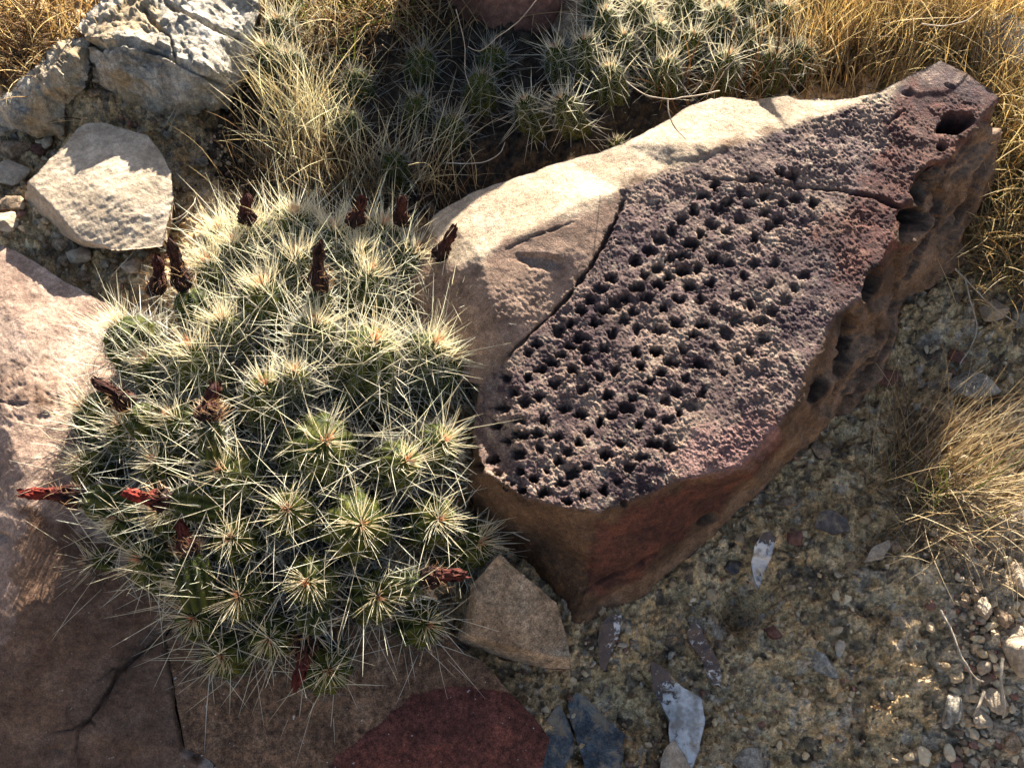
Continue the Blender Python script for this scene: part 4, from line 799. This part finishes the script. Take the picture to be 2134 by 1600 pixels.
def tussock(name, label, origin, specs):
    if name == 'grass_tussock': specs = specs+[((specs[0][0][0]//3, specs[0][0][1], specs[0][0][2], specs[0][0][3], .06, (0, -.1, .6), rs), dict(curl=1.0, fan=1.0, rad=.0011, pal=[(.34, .29, .23), (.24, .19, .14), (.44, .37, .28)]))]
    o = merge(name, [blades(*a, **k) for a, k in specs], GRASS, origin=ground_at(*origin)); tag(o, label, 'grass', 'clumps of dry grass' if name == 'grass_tussock' else None); return o
# golden grass on the top right, a few tussocks standing close
def gold(label, cx, cy, n, spread, L=.17, lean=(-.1, -.05, 1)):
    tussock('grass_tussock', label, (cx, cy), [((n, cx, cy, spread, L, lean, rs), dict(curl=.45, fan=.28, rad=.0009, pal=GOLD)), ((n//5, cx, cy, spread, L*1.25, lean, rs), dict(curl=.7, fan=.4, rad=.0007, pal=STRAW)), ((n//7, cx, cy, spread, L*.5, lean, rs), dict(curl=.3, fan=.4, rad=.0011, pal=GREENY)), ((n//3, cx, cy, spread, L*.45, lean, rs), dict(curl=.5, fan=.8, rad=.0008, pal=BROWN+GOLD))])
gold('golden grass tussock between the far cacti and the peak of the boulder', 1770, 130, 600, (.075, .035), .13)
gold('tall golden grass tussock directly behind the peak of the boulder', 1900, 60, 800, (.085, .05), .15)
gold('golden grass at the top right corner before the grey rounded rock', 2030, 60, 420, (.06, .06), .16)
gold('golden grass falling over the right side below the peak of the boulder', 2125, 330, 800, (.05, .09), .16, (-.15, -.35, .8))
gold('thin golden grass low at the right edge above the sunlit cream rock', 2120, 520, 520, (.045, .05), .11, (-.3, -.4, .6))
gold('short golden grass at the very top behind the far cacti', 1660, -10, 420, (.10, .04), .12)
tussock('grass_tussock', 'golden dry grass in the top left corner above the rocks', (40, 60), [((520, 45, 70, (.07, .06), .13, (.1, -.25, .8), rs), dict(curl=.6, fan=.6, rad=.0009, pal=GOLD+BROWN)), ((260, 60, 130, (.06, .03), .07, (.2, -.4, .7), rs), dict(curl=.6, fan=.8, rad=.0008, pal=BROWN))])
tussock('grass_tussock', 'straw coloured wiry grass hanging over the cacti at the top centre', (700, 60), [((380, 760, 60, (.09, .06), .14, (0, -.25, .8), rs), dict(curl=.8, fan=.7, rad=.0008, pal=STRAW+BROWN)), ((200, 830, 20, (.09, .05), .13, (0, -.2, .8), rs), dict(curl=.8, fan=.6, rad=.0008, pal=BROWN+GOLD)), ((60, 700, 60, (.08, .05), .13, (0, -.3, .8), rs), dict(curl=.5, fan=.5, rad=.0011, pal=GREENY))])
tussock('grass_tussock', 'pale dry grass rising between the hollow and the shaded cacti', (660, 250), [((260, 640, 300, (.035, .03), .17, (-.05, .1, 1), rs), dict(curl=.5, fan=.30, rad=.0007, pal=PALE)), ((100, 640, 60, (.04, .05), .11, (.1, -.1, .9), rs), dict(curl=.8, fan=.5, rad=.0007, pal=PALE)), ((160, 640, 170, (.03, .04), .12, (-.2, 0, .8), rs), dict(curl=.9, fan=.6, rad=.0007, pal=STRAW))])
tussock('grass_tussock', 'wiry brown grass growing right behind the big cactus', (760, 400), [((420, 760, 400, (.08, .03), .12, (.05, .1, 1), rs), dict(curl=.8, fan=.55, rad=.0006, pal=STRAW+BROWN)), ((260, 600, 380, (.05, .03), .11, (0, .1, 1), rs), dict(curl=.7, fan=.5, rad=.0006, pal=BROWN+STRAW)), ((70, 860, 400, (.05, .02), .20, (.2, .2, .8), rs), dict(curl=.6, fan=.35, rad=.0006, pal=PALE)), ((60, 700, 410, (.06, .02), .17, (.05, .1, 1), rs), dict(curl=.4, fan=.3, rad=.0006, pal=PALE))])
tussock('grass_tussock', 'large sunlit straw tussock leaning right, growing from the soil on the right', (1900, 1060), [((230, 1930, 1040, (.03, .035), .21, (.8, .45, .45), rs), dict(curl=.45, fan=.22, rad=.0006, pal=STRAW)), ((330, 1990, 1070, (.05, .03), .11, (.6, .1, .5), rs), dict(curl=1.0, fan=.6, rad=.0006, pal=STRAW)), ((200, 1920, 1050, (.03, .03), .09, (.1, .2, .6), rs), dict(curl=1.2, fan=.8, rad=.0005, pal=STRAW+BROWN)), ((70, 1880, 1010, (.02, .03), .20, (.25, .8, .5), rs), dict(curl=.6, fan=.3, rad=.0005, pal=STRAW+BROWN)), ((30, 1880, 1040, (.03, .02), .08, (-.5, .1, .4), rs), dict(curl=1.2, fan=.5, rad=.0005, pal=STRAW)), ((30, 1930, 1060, (.02, .02), .12, (.5, .3, .6), rs), dict(curl=.4, fan=.3, rad=.0008, pal=GREENY))])
# brown dead stalks beyond the pale rim
tussock('dead_stalks', 'dead brown upright stalks just behind the pale rim of the boulder', (1560, 190), [((30, 1530, 200, (.06, .010), .15, (-.05, -.05, 1), rs), dict(curl=.3, fan=.22, rad=.0012, pal=BROWN)), ((40, 1740, 160, (.04, .015), .11, (0, 0, 1), rs), dict(curl=.3, fan=.2, rad=.0012, pal=BROWN)), ((36, 1480, 225, (.03, .01), .10, (-.3, -.5, .7), rs), dict(curl=.6, fan=.3, rad=.0008, pal=BROWN))])
# single twigs and stems
TW = NT('weathered_twig'); TW = TW.out(TW.ramp(TW.noise(60., 4), (.35, (.28, .22, .15)), (.65, (.5, .42, .31))), TW.bump(TW.noise(200., 4), .001))
def spl(P, n=28):
    P = np.array(P, float); t = np.linspace(0, len(P)-1, n); i = np.clip(t.astype(int), 0, len(P)-2); f = (t-i)[:, None]
    g = lambda k: P[np.clip(k, 0, len(P)-1)]; p0, p1, p2, p3 = g(i-1), g(i), g(i+1), g(i+2)
    return .5*((2*p1)+(-p0+p2)*f+(2*p0-5*p1+4*p2-p3)*f**2+(-p0+3*p1-3*p2+p3)*f**3)
def twig(label, lines, rad=.0011, name='twig', mat=None, cat='twig'):
    V, F, off = [], [], 0
    for ln in lines:
        q = spl([(at if h > .1 else atg)(a, b, h) for a, b, h in ln]); q = q+np.stack([fbm(q+k, .02, 2, k)*.0012 for k in range(3)], 1); v, f = tubes(q[None], (rad*np.linspace(1, .55, len(q)))[None], 6); V.append(v); F.append(f+off); off += len(v)
    o = mesh(name, np.concatenate(V), np.concatenate(F), mat or TW, origin=at(*lines[0][0])); tag(o, label, cat)
twig('forked pale twig arching over the pale rim of the boulder', [[(1500,190,.205),(1450,200,.225),(1390,207,.24),(1340,195,.235),(1305,170,.22)], [(1390,207,.24),(1395,240,.235),(1408,268,.222),(1430,292,.205)]])
twig('bent straw stem crossing the dark gap at the top', [[(1118,0,.18),(1080,45,.17),(1040,75,.16),(1002,106,.15),(975,98,.14)]], .0009)
twig('curved straw stem curling over the shaded hollow beside the boulder', [[(930,340,.12),(1000,340,.15),(1040,320,.16),(1052,296,.16)]], .0008)
twig('thin hanging straw stem in front of the shaded cacti', [[(950,20,.17),(968,90,.16),(970,150,.15),(985,195,.13)]], .0007)
twig('curling stem arching in front of the golden grass', [[(1480,192,.21),(1510,150,.25),(1545,110,.27),(1570,106,.27)]], .0008)
twig('broad straw blade bent over at the upper right', [[(1920,50,.2),(1960,55,.2),(2010,45,.2),(2045,20,.2)]], .0012)
twig('dead twig in the sunlit strip at the lower right', [[(2090,1370,.03),(2086,1420,.035),(2094,1470,.03),(2090,1495,.02)]], .0022)
twig('grey splintered stick below the dead twig', [[(2050,1440,.02),(2040,1470,.03),(2028,1490,.02)]], .0022)
twig('dark root running down the soil bank at the right', [[(1960,1270,.025),(1985,1320,.03),(2005,1370,.03),(2030,1410,.03),(2050,1420,.02)], [(2005,1370,.03),(2020,1395,.03),(2025,1440,.015)]], .0019, 'root')
twig('dark dead twigs lying right of the boulder in shade', [[(1990,560,.05),(2030,600,.05),(2070,640,.04),(2130,680,.03)], [(2010,575,.05),(2020,620,.05),(2035,690,.04),(2000,760,.03)]], .0016)
twig('split grey twig lying on the soil between the cream block and the cactus', [[(330,462,.04),(370,455,.045),(400,430,.045),(408,412,.04)], [(340,468,.04),(372,462,.042),(395,440,.04)]], .0012)
twig('pale straw crossing the gravel left of the cactus', [[(232,576,.03),(255,550,.035),(280,522,.03)]], .0009)
twig('thin dry stem by the hollow behind the cream block', [[(335,275,.04),(360,235,.08),(392,182,.1)], [(355,262,.05),(372,225,.08),(385,196,.09)]], .0008)
twig('small white straw on the shaded face of the boulder beside the cactus', [[(1068,1108,.065),(1085,1118,.068),(1104,1126,.066)]], .0013)
